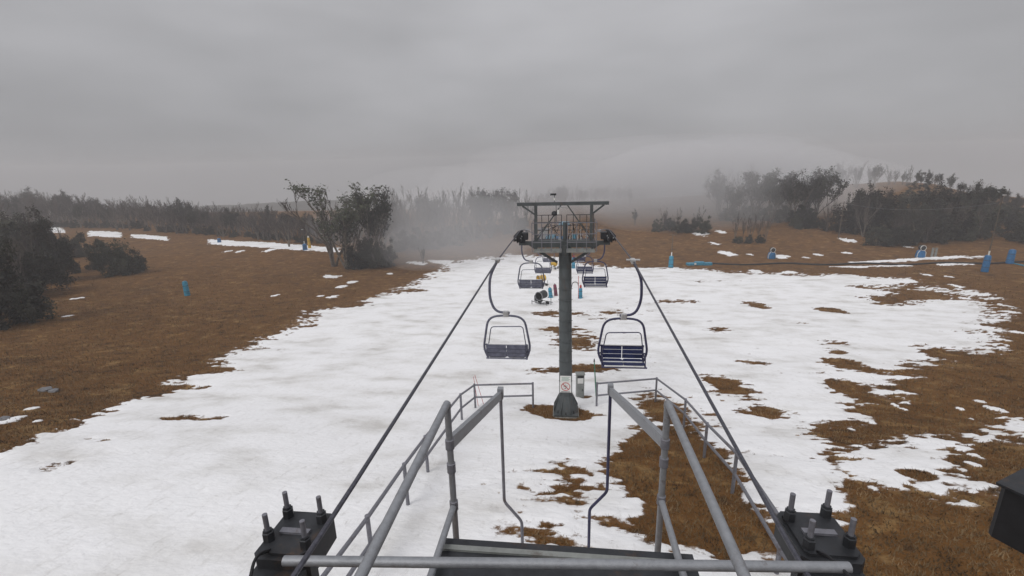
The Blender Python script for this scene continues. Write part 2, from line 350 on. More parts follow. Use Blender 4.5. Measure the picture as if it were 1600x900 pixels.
SPECKS = [(30, 653), (48, 640), (12, 660), (60, 659), (180, 640), (119, 467), (107, 494), (535, 448), (500, 463), (520, 464), (430, 462), (610, 428), (550, 441), (421, 391), (355, 393), (375, 393), (1133, 395), (1140, 398), (1117, 381), (1125, 362), (1095, 365), (1172, 398), (1215, 401), (1225, 400), (1260, 403), (1278, 398), (1324, 395), (1324, 375), (1418, 386), (1180, 424), (1235, 426), (1450, 430), (1495, 447), (1500, 640), (1515, 655), (1530, 628), (1555, 640), (1410, 640), (1395, 632), (1360, 660), (1330, 672), (1500, 705), (1520, 712), (1515, 725), (1500, 735), (1312, 742), (1365, 765), (1570, 478), (1575, 487), (1590, 520), (1330, 432), (1480, 432)]
HOLES = [  # cx, cy, rx, ry in the photo, strength
 (1025, 745, 62, 38, 1.4), (1090, 760, 75, 55, 1.7), (1035, 640, 45, 22, 1.3), (1030, 690, 60, 18, .8), (1100, 830, 100, 30, 1.5), (1060, 700, 55, 26, 1.1),
 (880, 647, 52, 14, 1.7), (880, 740, 40, 30, .34), (905, 770, 30, 25, .4), (845, 640, 40, 6, .9), (868, 490, 44, 6, 1.2), (880, 520, 46, 11, 1.1), (905, 535, 40, 8, .7), (875, 580, 55, 10, 1.1), (935, 575, 40, 6, 1.1), (915, 622, 14, 4, 1.1), (900, 548, 60, 10, .5),
 (1138, 606, 38, 18, 1.4), (1195, 645, 35, 10, .8), (1320, 568, 28, 9, 1.2), (1325, 612, 30, 14, 1.3), (1470, 552, 30, 10, 1.0), (1385, 470, 45, 9, 1.1), (1450, 460, 40, 6, 1.0), (1288, 484, 16, 4, 1.2), (1310, 487, 12, 4, 1.2), (1180, 476, 18, 4, 1.1), (1195, 482, 12, 3, 1.0), (1060, 472, 40, 4, .8), (1120, 515, 25, 5, .8), (1300, 535, 26, 5, .9), (1310, 551, 24, 4, .9), (1170, 568, 40, 6, .8), (1380, 645, 35, 7, 1.0), (1290, 590, 30, 10, .7), (1120, 440, 60, 4, .6), (1340, 448, 30, 4, .7), (1430, 465, 40, 5, .8),
 (320, 654, 48, 6, .95), (275, 655, 30, 4, .8), (95, 725, 34, 11, .9), (60, 740, 34, 8, .85), (150, 690, 40, 8, .8), (240, 612, 34, 7, .85), (300, 606, 30, 5, .8), (350, 580, 36, 6, .8), (420, 548, 36, 5, .8), (500, 510, 36, 4, .75), (315, 770, 8, 6, .5), (680, 750, 50, 14, .45), (770, 760, 45, 25, .4), (940, 500, 30, 6, .6), (960, 488, 30, 6, .6), (1430, 742, 26, 9, 1.6), (560, 477, 30, 4, .8), (650, 455, 30, 4, .7)]
def polys_xy():
    out = []
    for P in SNOW:
        q = []
        for (x, y) in P:
            h = hit(x, min(y, 880)) if y <= 880 else hit(x, 880)
            if y > 880: h = Vector((h.x*(1 if x < 800 else .8), h.y-(y-880)*.03, 0))
            q.append((h.x, h.y))
        out.append(np.array(q))
    return out
PX = polys_xy()
def sdist(X, Y, P):
    x0, y0 = P.min(0)-4; x1, y1 = P.max(0)+4
    d = np.full(X.shape, 9.0); ins = np.zeros(X.shape, bool)
    w = (X > x0) & (X < x1) & (Y > y0) & (Y < y1)
    if not w.any(): return -d
    x = X[w]; y = Y[w]; dd = np.full(x.shape, 81.0); ii = np.zeros(x.shape, bool)
    for (a, b) in zip(P, np.roll(P, -1, 0)):
        e = b-a; t = np.clip(((x-a[0])*e[0]+(y-a[1])*e[1])/max(e@e, 1e-9), 0, 1)
        dd = np.minimum(dd, (x-a[0]-t*e[0])**2 + (y-a[1]-t*e[1])**2)
        if a[1] != b[1]:
            ii ^= ((a[1] > y) != (b[1] > y)) & (x < (b[0]-a[0])*(y-a[1])/(b[1]-a[1])+a[0])
    d[w] = np.sqrt(dd); ins[w] = ii
    return np.where(ins, d, -d)
def snow_score(X, Y):
    s = np.full(X.shape, -9.0)
    far = 1 + np.clip((Y-40)/60, 0, 1)*.6
    for i, P in enumerate(PX):
        q = sdist(X, Y, P)
        if i == 0: main = np.clip(.5+q*.3, 0, 1)
        s = np.maximum(s, np.clip(q*(np.clip(17/(Y+5), .28, 1.2) if i == 0 else .9) + (.15 if i else .05), -2.6, 1.05 if i == 0 else .8))
    for (px, py) in SPECKS:
        c = hit(px, py); r = (2.2 + 2.5*random.random())*1.4/px_m(c)
        s = np.maximum(s, 1.15 - np.hypot((X-c.x)/r, (Y-c.y)/(r*1.6))*.75)
    for (cx, cy, rx, ry, k) in HOLES:
        c = hit(cx, cy); a = hit(cx+rx, cy); b = hit(cx, cy-ry); b2 = hit(cx, cy+ry)
        ex = max(.25, abs(a.x-c.x)); ey = max(.25, abs(b.y-b2.y)/2)
        g = np.exp(-(((X-c.x)/ex)**2 + ((Y-(b.y+b2.y)/2)/ey)**2)*.8)
        s = s - k*1.35*g
    rightness = np.clip((X-.5)/4, 0, 1)*np.clip((75-Y)/30, .45, 1)
    ramp = np.exp(-(X/2.6)**2)*np.clip((14.5-Y)/3, 0, 1)             # trodden snow on the unloading ramp
    patch = np.maximum(.16 + .80*rightness, 1.0*ramp)
    patch = np.maximum(patch, np.clip(1.25-s, 0, 1.25))              # ragged near any edge
    patch = patch*np.clip(1+(s+.05)/.8, .12, 1)                     # few stray scraps far from the edge
    n = fbm(X/4.2, Y/2.0, 21, 4)*.80 + fbm(X/1.2, Y/.5, 31, 4)*.80 + fbm(X/.34, Y/.19, 41, 3)*.75
    return s + n*patch*1.05 - .20*rightness*main - .52*ramp + .18
rows = [3.2]
while rows[-1] < 150: rows.append(rows[-1] + .0072*rows[-1] + .018)
rows = np.array(rows); tt = np.linspace(-1.75, 1.4, 960)
TX, TY = np.meshgrid(tt, rows); SX = TX*(TY+6); SY = TY
SC = snow_score(SX, SY)
H = np.where(SC > 0, .075*(1-np.exp(-SC*1.6)), np.maximum(SC*.16, -.12)) + .004*fbm(SX/.35, SY/.35, 51, 3) + np.clip(SC, 0, .6)*.025*fbm(SX/1.7, SY/1.3, 61, 3)
tag(grid_mesh('snow', SX, SY, ground(SX, SY)+H+.022, m_snow(), keep=H > -.030, attr=H), None, None, kind='structure')

# dry grass standing out of the bare ground nearest the camera
def dry_grass():
    n = 420000
    Y = 5 + 80*RNG.random(n)**1.9; X = (RNG.random(n)*3.1-1.7)*(Y+4)
    sc = snow_score(X, Y); k = (sc < .12) & (RNG.random(n) < np.where(sc > 0, .25, 1)*np.clip((82-Y)/45, 0, 1))
    X = X[k]; Y = Y[k]; n = len(X); Z = ground(X, Y)
    hgt = (.03+.09*RNG.random(n)**1.5)*(1+Y*.012); an = RNG.random(n)*2*pi; wd = (.007+.009*RNG.random(n))*(1+Y*.035)
    lx = (RNG.random(n)-.5)*.18; ly = (RNG.random(n)-.5)*.18
    v = np.empty((n, 3, 3)); v[:, 0] = np.stack([X-np.cos(an)*wd, Y-np.sin(an)*wd, Z-.02], -1)
    v[:, 1] = np.stack([X+np.cos(an)*wd, Y+np.sin(an)*wd, Z-.02], -1); v[:, 2] = np.stack([X+lx, Y+ly, Z+hgt], -1)
    me = bpy.data.meshes.new('dry_grass'); me.vertices.add(n*3); me.vertices.foreach_set('co', v.astype(np.float32).ravel())
    me.loops.add(n*3); me.loops.foreach_set('vertex_index', np.arange(n*3, dtype=np.int32))
    me.polygons.add(n); me.polygons.foreach_set('loop_start', np.arange(0, n*3, 3, dtype=np.int32)); me.update(calc_edges=True)
    me.materials.append(M['straw']); o = bpy.data.objects.new('dry_grass', me); COL.objects.link(o)
    tag(o, 'short brown dry grass on the bare slope beside the snow', 'grass', kind='stuff')
dry_grass()

# far forested ridge behind the left tree line
fx = np.linspace(-680, 260, 160); fy = np.linspace(400, 640, 60); FX, FY = np.meshgrid(fx, fy)
ridge = np.interp(FX, [-680, -420, -330, -260, -180, -60, 60, 260], [22, 24, 27, 28.5, 27, 24, 18, 10])
FZ = CZ-58 + (ridge-4.5)*np.exp(-((FY-520)/75)**2) + 2.2*fbm(FX/25, FY/25, 71, 4)*np.clip(ridge/20, 0, 1) + 1.6*fbm(FX/6, FY/6, 75, 3)*np.clip(ridge/20, 0, 1) - 1.0
tag(grid_mesh('hills', FX, FY, FZ, M['hill']), None, None, kind='structure')

# ------------------------------------------------------------------ haul rope
ROPE = [(17.3, -2.42), (19.2, -2.66), (21.6, -3.06), (32.2, -4.92), (44.8, -6.75), (60, -8.9), (80, -11.3), (104, -13.4)]
def rope_z(Y, side=-1):
    if Y <= 17.3: return CZ + np.interp(Y, [-4, 3, 11, 17.3], [-2.42, -2.42, -2.30, -2.42] if side < 0 else [-2.74, -2.74, -2.31, -2.42])
    return CZ + np.interp(Y, [p[0] for p in ROPE], [p[1] for p in ROPE])
G = 1.65
pts = [(-G, y, rope_z(y)) for y in (104, 80, 60, 44.8, 32.2, 26, 21.6, 19.2, 18.2, 17.3, 16.4, 11, 3, 0.2)]
pts += [(G*cos(a), .2+G*sin(a), CZ-2.585-.155*cos(a)) for a in np.linspace(pi*1.06, pi*1.94, 12)]
pts += [(G, y, rope_z(y, 1)) for y in (0.2, 3, 11, 16.4, 17.3, 18.2, 19.2, 21.6, 26, 32.2, 44.8, 60, 80, 104)]
tag(MB().tube(pts, .019, 8).build('haul_rope', M['rope'], None, True), 'steel haul rope running from the near platform over the tower and down the slope', 'cable')

# ------------------------------------------------------------------ lift tower
TY0 = 17.3
tb = gz(.12, TY0)
tw = thing('lift_tower', (0, TY0, tb), 'dark green-grey lift tower standing in the snow with gantry and sheaves on top', 'lift tower')
def T(x, y, z): return (x, y, z+CZ-tb)      # z given below the camera height
pole_top = CZ-2.95-tb
MB().tube([(.10, 0, .05), (.04, 0, pole_top)], .27, 20, .235).build('pole', M['tower'], tw, True)
m = MB(); m.box((.10, 0, -.02), (1.06, 1.06, .40), ch=.12); m.build('footing', M['conc'], tw)
m = MB()
m.box((.10, 0, .23), (1.0, 1.0, .06), ch=.04)
for k in range(8):
    a = k*pi/4+pi/8; c, s = cos(a), sin(a); w = .03
    P = [(.10+c*.25, s*.25), (.10+c*.53, s*.53)]
    nx, ny = -s*w/2, c*w/2
    vs = []
    for sg in (-1, 1):
        vs += [(P[0][0]+nx*sg, P[0][1]+ny*sg, .25), (P[1][0]+nx*sg, P[1][1]+ny*sg, .25), (P[1][0]+nx*sg, P[1][1]+ny*sg, .45), (P[0][0]+nx*sg, P[0][1]+ny*sg, 1.05)]
    m.add(vs, [(0,1,2,3), (7,6,5,4), (0,4,5,1), (1,5,6,2), (2,6,7,3), (3,7,4,0)])
m.add([(.10+.50*cos(k*pi/4+pi/8), .50*sin(k*pi/4+pi/8), .26) for k in range(8)] + [(.10+.29*cos(k*pi/4+pi/8), .29*sin(k*pi/4+pi/8), .98) for k in range(8)], [(k, (k+1) % 8, 8+(k+1) % 8, 8+k) for k in range(8)])
m.build('base_flare', M['tower'], tw)
for k in range(8):
    a = k*pi/4; MB().lathe((.10+.45*cos(a), .45*sin(a), .25), [(.03, 0), (.03, .07), (.022, .075), (.022, .12)], 6).build('anchor_bolt', M['dark'], tw)
for k in range(13):                                             # rung bands up the face of the pole
    z = 1.6 + k*.43; x = .10-.06*z/7.2
    MB().tube([(x+.272*cos(a), .272*sin(a), z) for a in np.linspace(-pi*.95, -pi*.05, 9)], .011, 6).build('rung', M['tower'], tw)
m = MB()
m.box(T(0, 0, -2.93), (2.30, .30, .24)); m.box(T(-1.42, 0, -2.90), (.56, .16, .14)); m.box(T(1.42, 0, -2.90), (.56, .16, .14))
m.build('crossarm', M['tower'], tw)
MB().tube([T(.02, -.02, -2.80), T(.02, -.02, -2.12)], .07, 10).build('mast', M['tower'], tw)
for sx in (-1.05, 1.0):
    MB().bar(T(sx, 0, -2.81), T(sx, 0, -1.50), .11, .13).build('gantry_post', M['tower'], tw)
MB().bar(T(-1.75, 0, -1.44), T(1.62, 0, -1.44), .13, .12).build('gantry_beam', M['tower'], tw)
for sx, ex in ((-1.05, -1.55), (1.0, 1.45)):
    MB().bar(T(sx, .0, -1.85), T(ex, 0, -1.50), .06, .06).build('gantry_brace', M['tower'], tw)
for sx in (-1, 1):                                              # walkways and their brackets and railings
    m = MB(); m.box(T(sx*.60, -.48, -3.10), (1.02, .62, .05)); 
    for k in range(6): m.box(T(sx*(.14+k*.185), -.48, -3.065), (.03, .60, .02))
    m.build('walkway', M['cab'], tw)
    MB().bar(T(sx*1.10, -.30, -3.06), T(sx*.26, -.1, -3.62), .08, .09).build('walkway_bracket', M['tower'], tw)
    m = MB()
    for z in (-2.05, -2.45, -2.75):
        m.tube([T(sx*.12, -.78, z), T(sx*1.15, -.78, z), T(sx*1.15, .5, z)], .014, 6)
    for x in (.12, .45, .8, 1.15): m.tube([T(sx*x, -.78, -3.09), T(sx*x, -.78, -2.04)], .016, 6)
    m.tube([T(sx*1.15, .5, -2.84), T(sx*1.15, .5, -2.04)], .016, 6)
    m.tube([T(sx*1.15, .5, -2.85), T(sx*.9, .1, -2.85)], .016, 6)
    m.build('walkway_railing', M['galvd'], tw)
    tr = MB(); 
    tr.bar(T(sx*1.58, -.85, -2.66), T(sx*1.58, .85, -2.72), .05, .12); tr.box(T(sx*1.56, 0, -2.78), (.2, .22, .2))
    tr.bar(T(sx*1.74, -.85, -2.66), T(sx*1.74, .85, -2.72), .03, .08)
    st = tr.build('sheave_train', M['dark'], tw)
    for y in (-.75, -.27, .22, .70):
        z = -2.435-.165 - abs(y-.0)*.02 - (.05 if y > .5 else 0)
        w_ = MB().lathe(T(sx*1.65, y, z), [(.05, -.07), (.165, -.05), (.165, -.03), (.135, -.012), (.135, .012), (.165, .03), (.165, .05), (.05, .07)], 18, 'X').build('sheave', M['black'], st, True)
        MB().tube([T(sx*1.55, y, z), T(sx*1.76, y, z)], .025, 8).build('axle', M['alloy'], st)
    m = MB(); m.bar(T(sx*1.80, -.9, -2.60), T(sx*1.80, .9, -2.66), .02, .22); m.box(T(sx*1.77, .3, -2.66), (.08, .05, .05)); m.box(T(sx*1.77, -.4, -2.64), (.08, .05, .05)); m.build('rope_catcher', M['dark'], st)
# junction clutter on the platform: brackets, conduits, lamp box, wind vane
for sx in (-1, 1):
    m = MB()
    for z in (-1.92, -2.2, -2.5): m.tube([T(sx*.10, .62, z), T(sx*1.12, .62, z)], .014, 6)
    for x in (.10, .35, .6, .86, 1.12): m.tube([T(sx*x, .62, -2.86), T(sx*x, .62, -1.91)], .014, 6)
    m.tube([T(sx*.10, .62, -2.84), T(sx*.6, .62, -2.2)], .012, 6); m.tube([T(sx*1.12, .62, -2.84), T(sx*.6, .62, -2.2)], .012, 6)
    m.bar(T(sx*.05, .40, -2.86), T(sx*1.14, .40, -2.86), .50, .04)
    m.build('rear_railing', M['dark'], tw)
    MB().bar(T(sx*1.03, .02, -2.80), T(sx*.12, .02, -1.50), .045, .045).build('lattice_brace', M['tower'], tw)
    MB().bar(T(sx*1.30, 0, -2.95), T(sx*.55, 0, -3.45), .07, .08).build('knee_brace', M['tower'], tw)
    MB().box(T(sx*1.46, -.02, -2.62), (.22, .34, .26), ch=.03).build('sheave_bracket', M['dark'], tw)
m = MB(); rr = random.Random(3)
for k in range(11):
    x = -.8+k*.16 + rr.uniform(-.05, .05); m.tube([T(x, .25, -2.80), T(x+rr.uniform(-.15, .15), .25, -2.35+rr.uniform(-.1, .2)), T(x*.4, .1, -2.25)], .012, 5)
m.build('conduit', M['dark'], tw)
for k in range(14):
    x = rr.uniform(-.85, .85); z = rr.uniform(-2.78, -2.45)
    if abs(x) < .15: continue
    mm_ = MB().box(T(x, .25, z), (.05, .05, .05), rz=rr.random()); mm_.bar(T(x, .25, z), T(x, .15, -2.83), .012, .012); mm_.build('conduit_clip', M['alloy'], tw)
m = MB().tube([T(-.36, 0, -1.40), T(-.36, 0, -1.12)], .015, 6); m.box(T(-.40, 0, -1.10), (.22, .03, .07)); m.build('wind_vane', M['dark'], tw)
MB().box(T(-.36, -.03, -1.27), (.06, .06, .10)).build('sensor', M['white'], tw)
m = MB().tube([T(-.30, 0, -1.49), T(-.28, 0, -2.3)], .014, 6); m.tube([T(-.28, 0, -2.28), T(.0, -.02, -2.4)], .014, 6); m.build('cable', M['galvd'], tw)
MB().box(T(-.22, -.03, -1.74), (.08, .08, .16)).build('lamp_box', M['white'], tw)
MB().lathe(T(-.36, -.03, -1.80), [(.03, -.08), (.10, -.05), (.11, 0), (.09, .07), (.03, .1)], 10).build('siren', M['dark'], tw)
m = MB().bar(T(-.2, -.07, -1.56), T(.15, -.07, -1.60), .03, .03); m.build('stay', M['alloy'], tw)
# signs
sg = MB().box(T(.085, -.275, -8.36), (.44, .012, .26)).build('sign_plate', M['white'], tw); sg['label'] = 'white notice with rows of small green print'
for k in range(4): MB().box(T(.085-.02*(k % 2), -.283, -8.29-k*.045), (.33-.05*(k % 2), .004, .018)).build('print_line', M['signgreen'], sg)
sg = MB().box(T(.085, -.275, -8.73), (.46, .012, .46)).build('sign_plate', M['white'], tw); sg['label'] = 'white prohibition sign with red ring and slash'
m = MB(); ring = [T(.085+.17*cos(a), -.284, -8.70+.17*sin(a)) for a in np.linspace(0, 2*pi, 28)]; m.tube(ring, .014, 5, cap=False); m.build('red_ring', M['red'], sg)
MB().bar(T(.085-.12, -.286, -8.58), T(.085+.12, -.286, -8.82), .008, .028).build('red_slash', M['red'], sg)
m = MB(); m.bar(T(.06, -.284, -8.60), T(.10, -.284, -8.76), .006, .03); m.bar(T(.10, -.284, -8.76), T(.04, -.284, -8.80), .006, .025); m.bar(T(.0, -.284, -8.71), T(.16, -.284, -8.66), .006, .015); m.build('skier_mark', M['dark'], sg)
m = MB(); m.box(T(.085, -.283, -8.93), (.36, .004, .025)); m.build('print_line', M['dark'], sg)

# ------------------------------------------------------------------ double chairs
def chair(Y, side, facing, label, tube_m, pad_m):
    """side -1 left / +1 right; facing -1 = towards the camera (coming up), +1 = away"""
    rz = rope_z(Y, side); o = thing('chair', (side*G, Y, rz), label, 'chair lift chair', 'double chairs hanging on the haul rope')
    ins = -side                                             # towards the tower
    cx = ins*.17
    hp = arc([(0, 0, 0), (-ins*.22, 0, -.42), (-ins*.24, 0, -1.0), (-ins*.10, 0, -1.36), (cx+ins*.10, 0, -1.38)], .22)
    MB().tube(hp, .034, 8).build('hanger', tube_m, o, True)
    g = MB().box((0, 0, 0), (.10, .30, .09), ch=.02); g.tube([(-.16, 0, .03), (.16, 0, .03)], .022, 8); g.build('grip', M['alloy'] if Y < 15 else M['galv'], o)
    MB().box((cx, 0, -1.41), (.15, .11, .14), ch=.02).build('clamp', M['alloy'], o)
    f = arc([(cx-.50, 0, -2.66), (cx-.62, 0, -2.36), (cx-.47, 0, -1.50), (cx, 0, -1.44), (cx+.47, 0, -1.50), (cx+.62, 0, -2.36), (cx+.50, 0, -2.66)], .24)
    MB().tube(f, .029, 8).build('bail', tube_m, o, True)
    s = arc([(cx-.52, facing*.05, -2.45), (cx-.42, facing*.10, -1.80), (cx+.42, facing*.10, -1.78), (cx+.52, facing*.05, -2.45)], .09)
    MB().tube(s, .014, 6).build('safety_bar', tube_m, o, True)
    sf = MB()
    for x in (-.52, .52):
        sf.tube(arc([(cx+x, -facing*.10, -2.20), (cx+x, -facing*.06, -2.62), (cx+x, facing*.44, -2.58)], .08), .022, 6)
        sf.tube([(cx+x, -facing*.08, -2.40), (cx+x, facing*.30, -2.38), (cx+x, facing*.34, -2.57)], .016, 6)
    for y, z in ((-.10, -2.22), (-.06, -2.62), (.44, -2.58)): sf.tube([(cx-.55, facing*y, z), (cx+.55, facing*y, z)], .02, 6)
    sf.tube([(cx-.62, 0, -2.4), (cx-.5, -facing*.05, -2.4)], .02, 6); sf.tube([(cx+.62, 0, -2.4), (cx+.5, -facing*.05, -2.4)], .02, 6)
    sf.build('seat_frame', tube_m, o, True)
    for sx in (-1, 1):
        MB().box((cx+sx*.255, facing*.19, -2.565), (.49, .46, .055), rx=facing*.05, ch=.05).build('seat', pad_m, o)
        for k in range(3): MB().box((cx+sx*.255, -facing*(.115-.012*k), -2.27-k*.115), (.49, .035, .10), rx=facing*.10).build('back_slat', pad_m, o)
    sn = MB(); sn.box((cx-.02, facing*.21, -2.53), (.98, .03, .02)); sn.box((cx, facing*.43, -2.548), (.96, .035, .022)); sn.box((cx+.01, -facing*.10, -2.205), (.95, .03, .018)); sn.build('snow_line', M['white'], o)
    return o
U = 'coming up'
chair(11.2, -1, 1, 'blue-grey double chair left of the tower, nearest on the left rope, seen from behind', M['chairg'], M['chairg'])
chair(11.1, 1, -1, 'navy double chair right of the tower, nearest on the right rope, facing the camera', M['chairp'], M['navy'])
chair(20.3, -1, 1, 'blue-grey double chair just beyond the tower on the left rope', M['chairg'], M['chairg'])
chair(21.6, 1, -1, 'navy double chair just beyond the tower on the right rope', M['chairp'], M['navy'])
chair(32.0, -1, 1, 'third blue-grey double chair down the left rope, above the yellow snow gun', M['chairg'], M['chairg'])
chair(32.4, 1, -1, 'third navy double chair down the right rope', M['chairp'], M['navy'])
chair(44.5, -1, 1, 'small distant blue-grey double chair, fourth down the left rope', M['chairg'], M['chairg'])
chair(44.9, 1, -1, 'small distant navy double chair, fourth down the right rope', M['chairp'], M['navy'])

# ------------------------------------------------------------------ near lift terminal platform (the camera stands over it)
def Z(x, y, z): return (x, y, z+CZ)
tp = thing('lift_terminal', (0, 0, gz(0, 0)), 'grey steel frame of the near lift terminal with pipe guards and bolted bearing blocks', 'lift terminal')
tp.location = (0, 0, 0)
for X, Y, zt, fx_, fy_, fz_ in ((-1.0, 3.5, -1.98, -.90, 5.95, -3.20), (.90, 3.72, -2.03, .69, 6.30, -3.27)):
    g0 = gz(X, Y)
    MB().tube([Z(X, Y, zt), (X, Y, g0-.1)], .030, 12).build('post', M['galv'], tp, True)
    MB().tube([Z(X, Y, zt), Z(X*1.0, -1.2, zt+.05)], .031, 12).build('top_rail', M['galv'], tp, True)
    MB().lathe(Z(X, Y, zt-.02), [(.032, -.03), (.035, 0), (.031, .025), (.016, .036)], 12).build('rail_cap', M['galv'], tp, True)
    MB().tube([Z(X, Y, -3.02), Z(X, -1.2, -2.98)], .029, 12).build('lower_rail', M['galv'], tp, True)
    for zz in (zt-.40, -3.02, -2.62): MB().lathe(Z(X, Y, zz), [(.030, -.05), (.040, -.045), (.040, .045), (.030, .05)], 12).build('clamp', M['galvd'], tp)
    MB().bar(Z(X, Y+.02, zt-.40), Z(fx_, fy_, fz_), .05, .115).build('outrigger_beam', M['galv'], tp)
    MB().box(Z(fx_, fy_, fz_+.03), (.08, .09, .16)).build('beam_end_plate', M['galv'], tp)
    sx = 1 if X < 0 else -1
    zb = -5.02
    gp = arc([Z(fx_, fy_, fz_), Z(fx_, fy_, zb), Z(fx_+sx*.27, fy_-.05, zb-.30), (fx_+sx*.27, fy_-.05, gz(fx_, fy_)-.05)], .06, 3)
    MB().tube(gp, .024, 8).build('guard_pipe', M['chairp'] if X > 0 else M['galvd'], tp, True)
MB().tube([Z(-2.0, 2.50, -2.72), Z(1.95, 2.78, -2.72)], .036, 10).build('cross_pipe', M['galv'], tp, True)
m = MB(); m.box(Z(0, .9, -3.14), (2.1, 4.6, .07)); m.build('deck', M['dark'], tp)
for k in range(14): MB().bar(Z(-1.04, -1.2+k*.33, -3.095), Z(1.04, -1.2+k*.33, -3.095), .05, .02).build('deck_slat', M['cab'], tp)
bw = MB().lathe(Z(0, .2, -2.585), [(.3, -.06), (1.50, -.06), (1.66, -.05), (1.63, 0), (1.66, .05), (1.50, .06), (.3, .06)], 48); bw.v = [(x, y, z-.094*x) for x, y, z in bw.v]; bw.build('bullwheel', M['dark'], tp, True)
for sx, bx in ((-1, ((-2.28, 3.00), (-1.97, 2.97), (-2.29, 2.75), (-1.96, 2.71))), (1, ((1.80, 3.30), (2.10, 3.36), (1.81, 3.02), (2.11, 3.06)))):
    xm = sum(b[0] for b in bx)/4; ym = sum(b[1] for b in bx)/4
    b_ = MB().box(Z(xm, ym-.02, -2.92), (.44, .50, .20), ch=.05); b_.box(Z(xm, ym-.55, -3.03), (.40, .9, .24)); b_.box(Z(xm, ym-.02, -2.81), (.38, .42, .03), ch=.03)
    bl = b_.build('bearing_block', M['dark'], tp)
    for (x, y) in bx:
        bt = MB().lathe(Z(x, y, -2.81), [(.044, -.02), (.044, .09), (.034, .095), (.034, .11)], 6).build('nut', M['dark'], bl)
        MB().tube([Z(x, y, -2.78), Z(x, y, -2.56)], .020, 10).build('bolt', M['galvd'], bl, True)
    MB().tube(arc([Z(xm-.1, ym-.2, -2.80), Z(xm-.1, ym-.35, -2.70), Z(xm+.05, ym-.7, -2.76), Z(xm, ym-1.1, -2.95)], .1), .012, 6).build('cable', M['black'], bl)
    MB().bar(Z(xm-.12, ym-.02, -2.785), Z(xm+.12, ym-.02, -2.785), .05, .02).build('strap', M['galvd'], bl)
    MB().bar(Z(xm, ym-.3, -3.0), Z(sx*1.0, 1.2, -3.10), .12, .14).build('side_beam', M['dark'], tp)
    MB().bar(Z(xm, ym-.9, -3.10), (xm, ym-.9, gz(xm, ym-.9)-.1), .16, .16).build('leg', M['dark'], tp)
# dark equipment box at the right edge
d = ray(1624, 768)*3.3; ex, ey, ez = d[0], d[1], d[2]
eb = thing('equipment_box', (ex, ey, gz(ex, ey)), 'black equipment box with grey lid at the lower right corner', 'equipment box')
zr = ez+CZ-gz(ex, ey)
MB().box((.12, -.05, zr-.22), (.50, .50, .44), rz=.5, ch=.03).build('housing', M['black'], eb)
MB().box((.12, -.05, zr+.012), (.54, .54, .02), rz=.5).build('lid', M['dark'], eb)
MB().box((.17, -.08, zr+.026), (.2, .14, .008), rz=.5).build('vent', M['black'], eb)
MB().tube([(.12, -.05, -.1), (.12, -.05, zr-.44)], .06, 10).build('post', M['dark'], eb)
MB().tube([(.04, -.06, zr+.02), (.17, -.05, zr+.45), (.25, -.05, zr+.8)], .007, 6).build('aerial', M['black'], eb)

# ------------------------------------------------------------------ pipe fences beside the ramp
def fence(label, P, mat_):
    P = [(hit(*q).x, hit(*q).y) if q[0] > 50 else q for q in P]
    """P: foot points; two rails"""
    o = thing('pipe_fence', (P[0][0], P[0][1], gz(*P[0])), label, 'fence', 'pipe fences beside the unloading ramp')
    bx, by, bz = o.location
    tops = []
    for (x, y) in P:
        z = gz(x, y); MB().tube([(x-bx, y-by, z-bz-.15), (x-bx, y-by, z-bz+1.18)], .043, 10).build('post', mat_, o, True)
        MB().lathe((x-bx, y-by, z-bz+1.18), [(.046, -.01), (.046, .012), (.02, .022)], 10).build('post_cap', mat_, o, True)
        tops.append(Vector((x-bx, y-by, z-bz)))
    for h in (1.14, .58):
        for a, b in zip(tops[:-1], tops[1:]):
            MB().tube([a+Vector((0, 0, h)), b+Vector((0, 0, h))], .040, 8).build('rail', mat_, o, True)
fence('grey pipe fence on the left side of the ramp, in clean snow', [(833, 637), (743, 640), (722, 659), (669, 741), (638, 793), (-3.5, 6.6), (-3.5, 4.2)], M['galvd'])
fence('grey pipe fence on the right side of the ramp, over brown bare ground', [(932, 637), (1024, 628), (1068, 668), (1100, 715), (1144, 771), (3.85, 7.2), (3.85, 5.0)], M['galvd'])
# cabinet and green pole behind the tower, red marker wands at the fence corner
cp = hit(906, 621)
cb = thing('control_cabinet', (cp.x, cp.y, cp.z), 'narrow grey control cabinet just right of the tower foot', 'cabinet', rz=.1)
MB().box((0, 0, .60), (.36, .28, 1.2), ch=.02).build('body', M['cab'], cb)
MB().box((0, -.005, 1.215), (.42, .34, .03)).build('lid', M['cab'], cb)
MB().box((0, -.145, .95), (.26, .012, .34)).build('panel', M['white'], cb)
MB().box((0, -.147, 1.10), (.28, .02, .10)).build('hood', M['dark'], cb)
MB().box((.1, -.15, .45), (.03, .03, .1)).build('handle', M['dark'], cb)
gp = hit(932, 621)
go = thing('green_marker_pole', (gp.x, gp.y, gp.z), 'thin green pole with dark tip beside the right fence end', 'pole')
tpz = at_Y(924, 562, gp.y).z-gp.z; MB().tube([(0, 0, -.15), (-.09, 0, tpz*.6), (-.14, 0, tpz-.1)], .032, 8, .022).build('shaft', M['green'], go, True)
MB().lathe((-.14, 0, tpz-.1), [(.022, -.02), (.035, .0), (.03, .09), (.008, .16)], 8).build('tip', M['black'], go, True)
for k in range(3): MB().lathe((-.05-.03*k, 0, tpz*(.35+.2*k)), [(.03, -.02), (.038, 0), (.03, .02)], 8).build('band', M['galvd'], go)
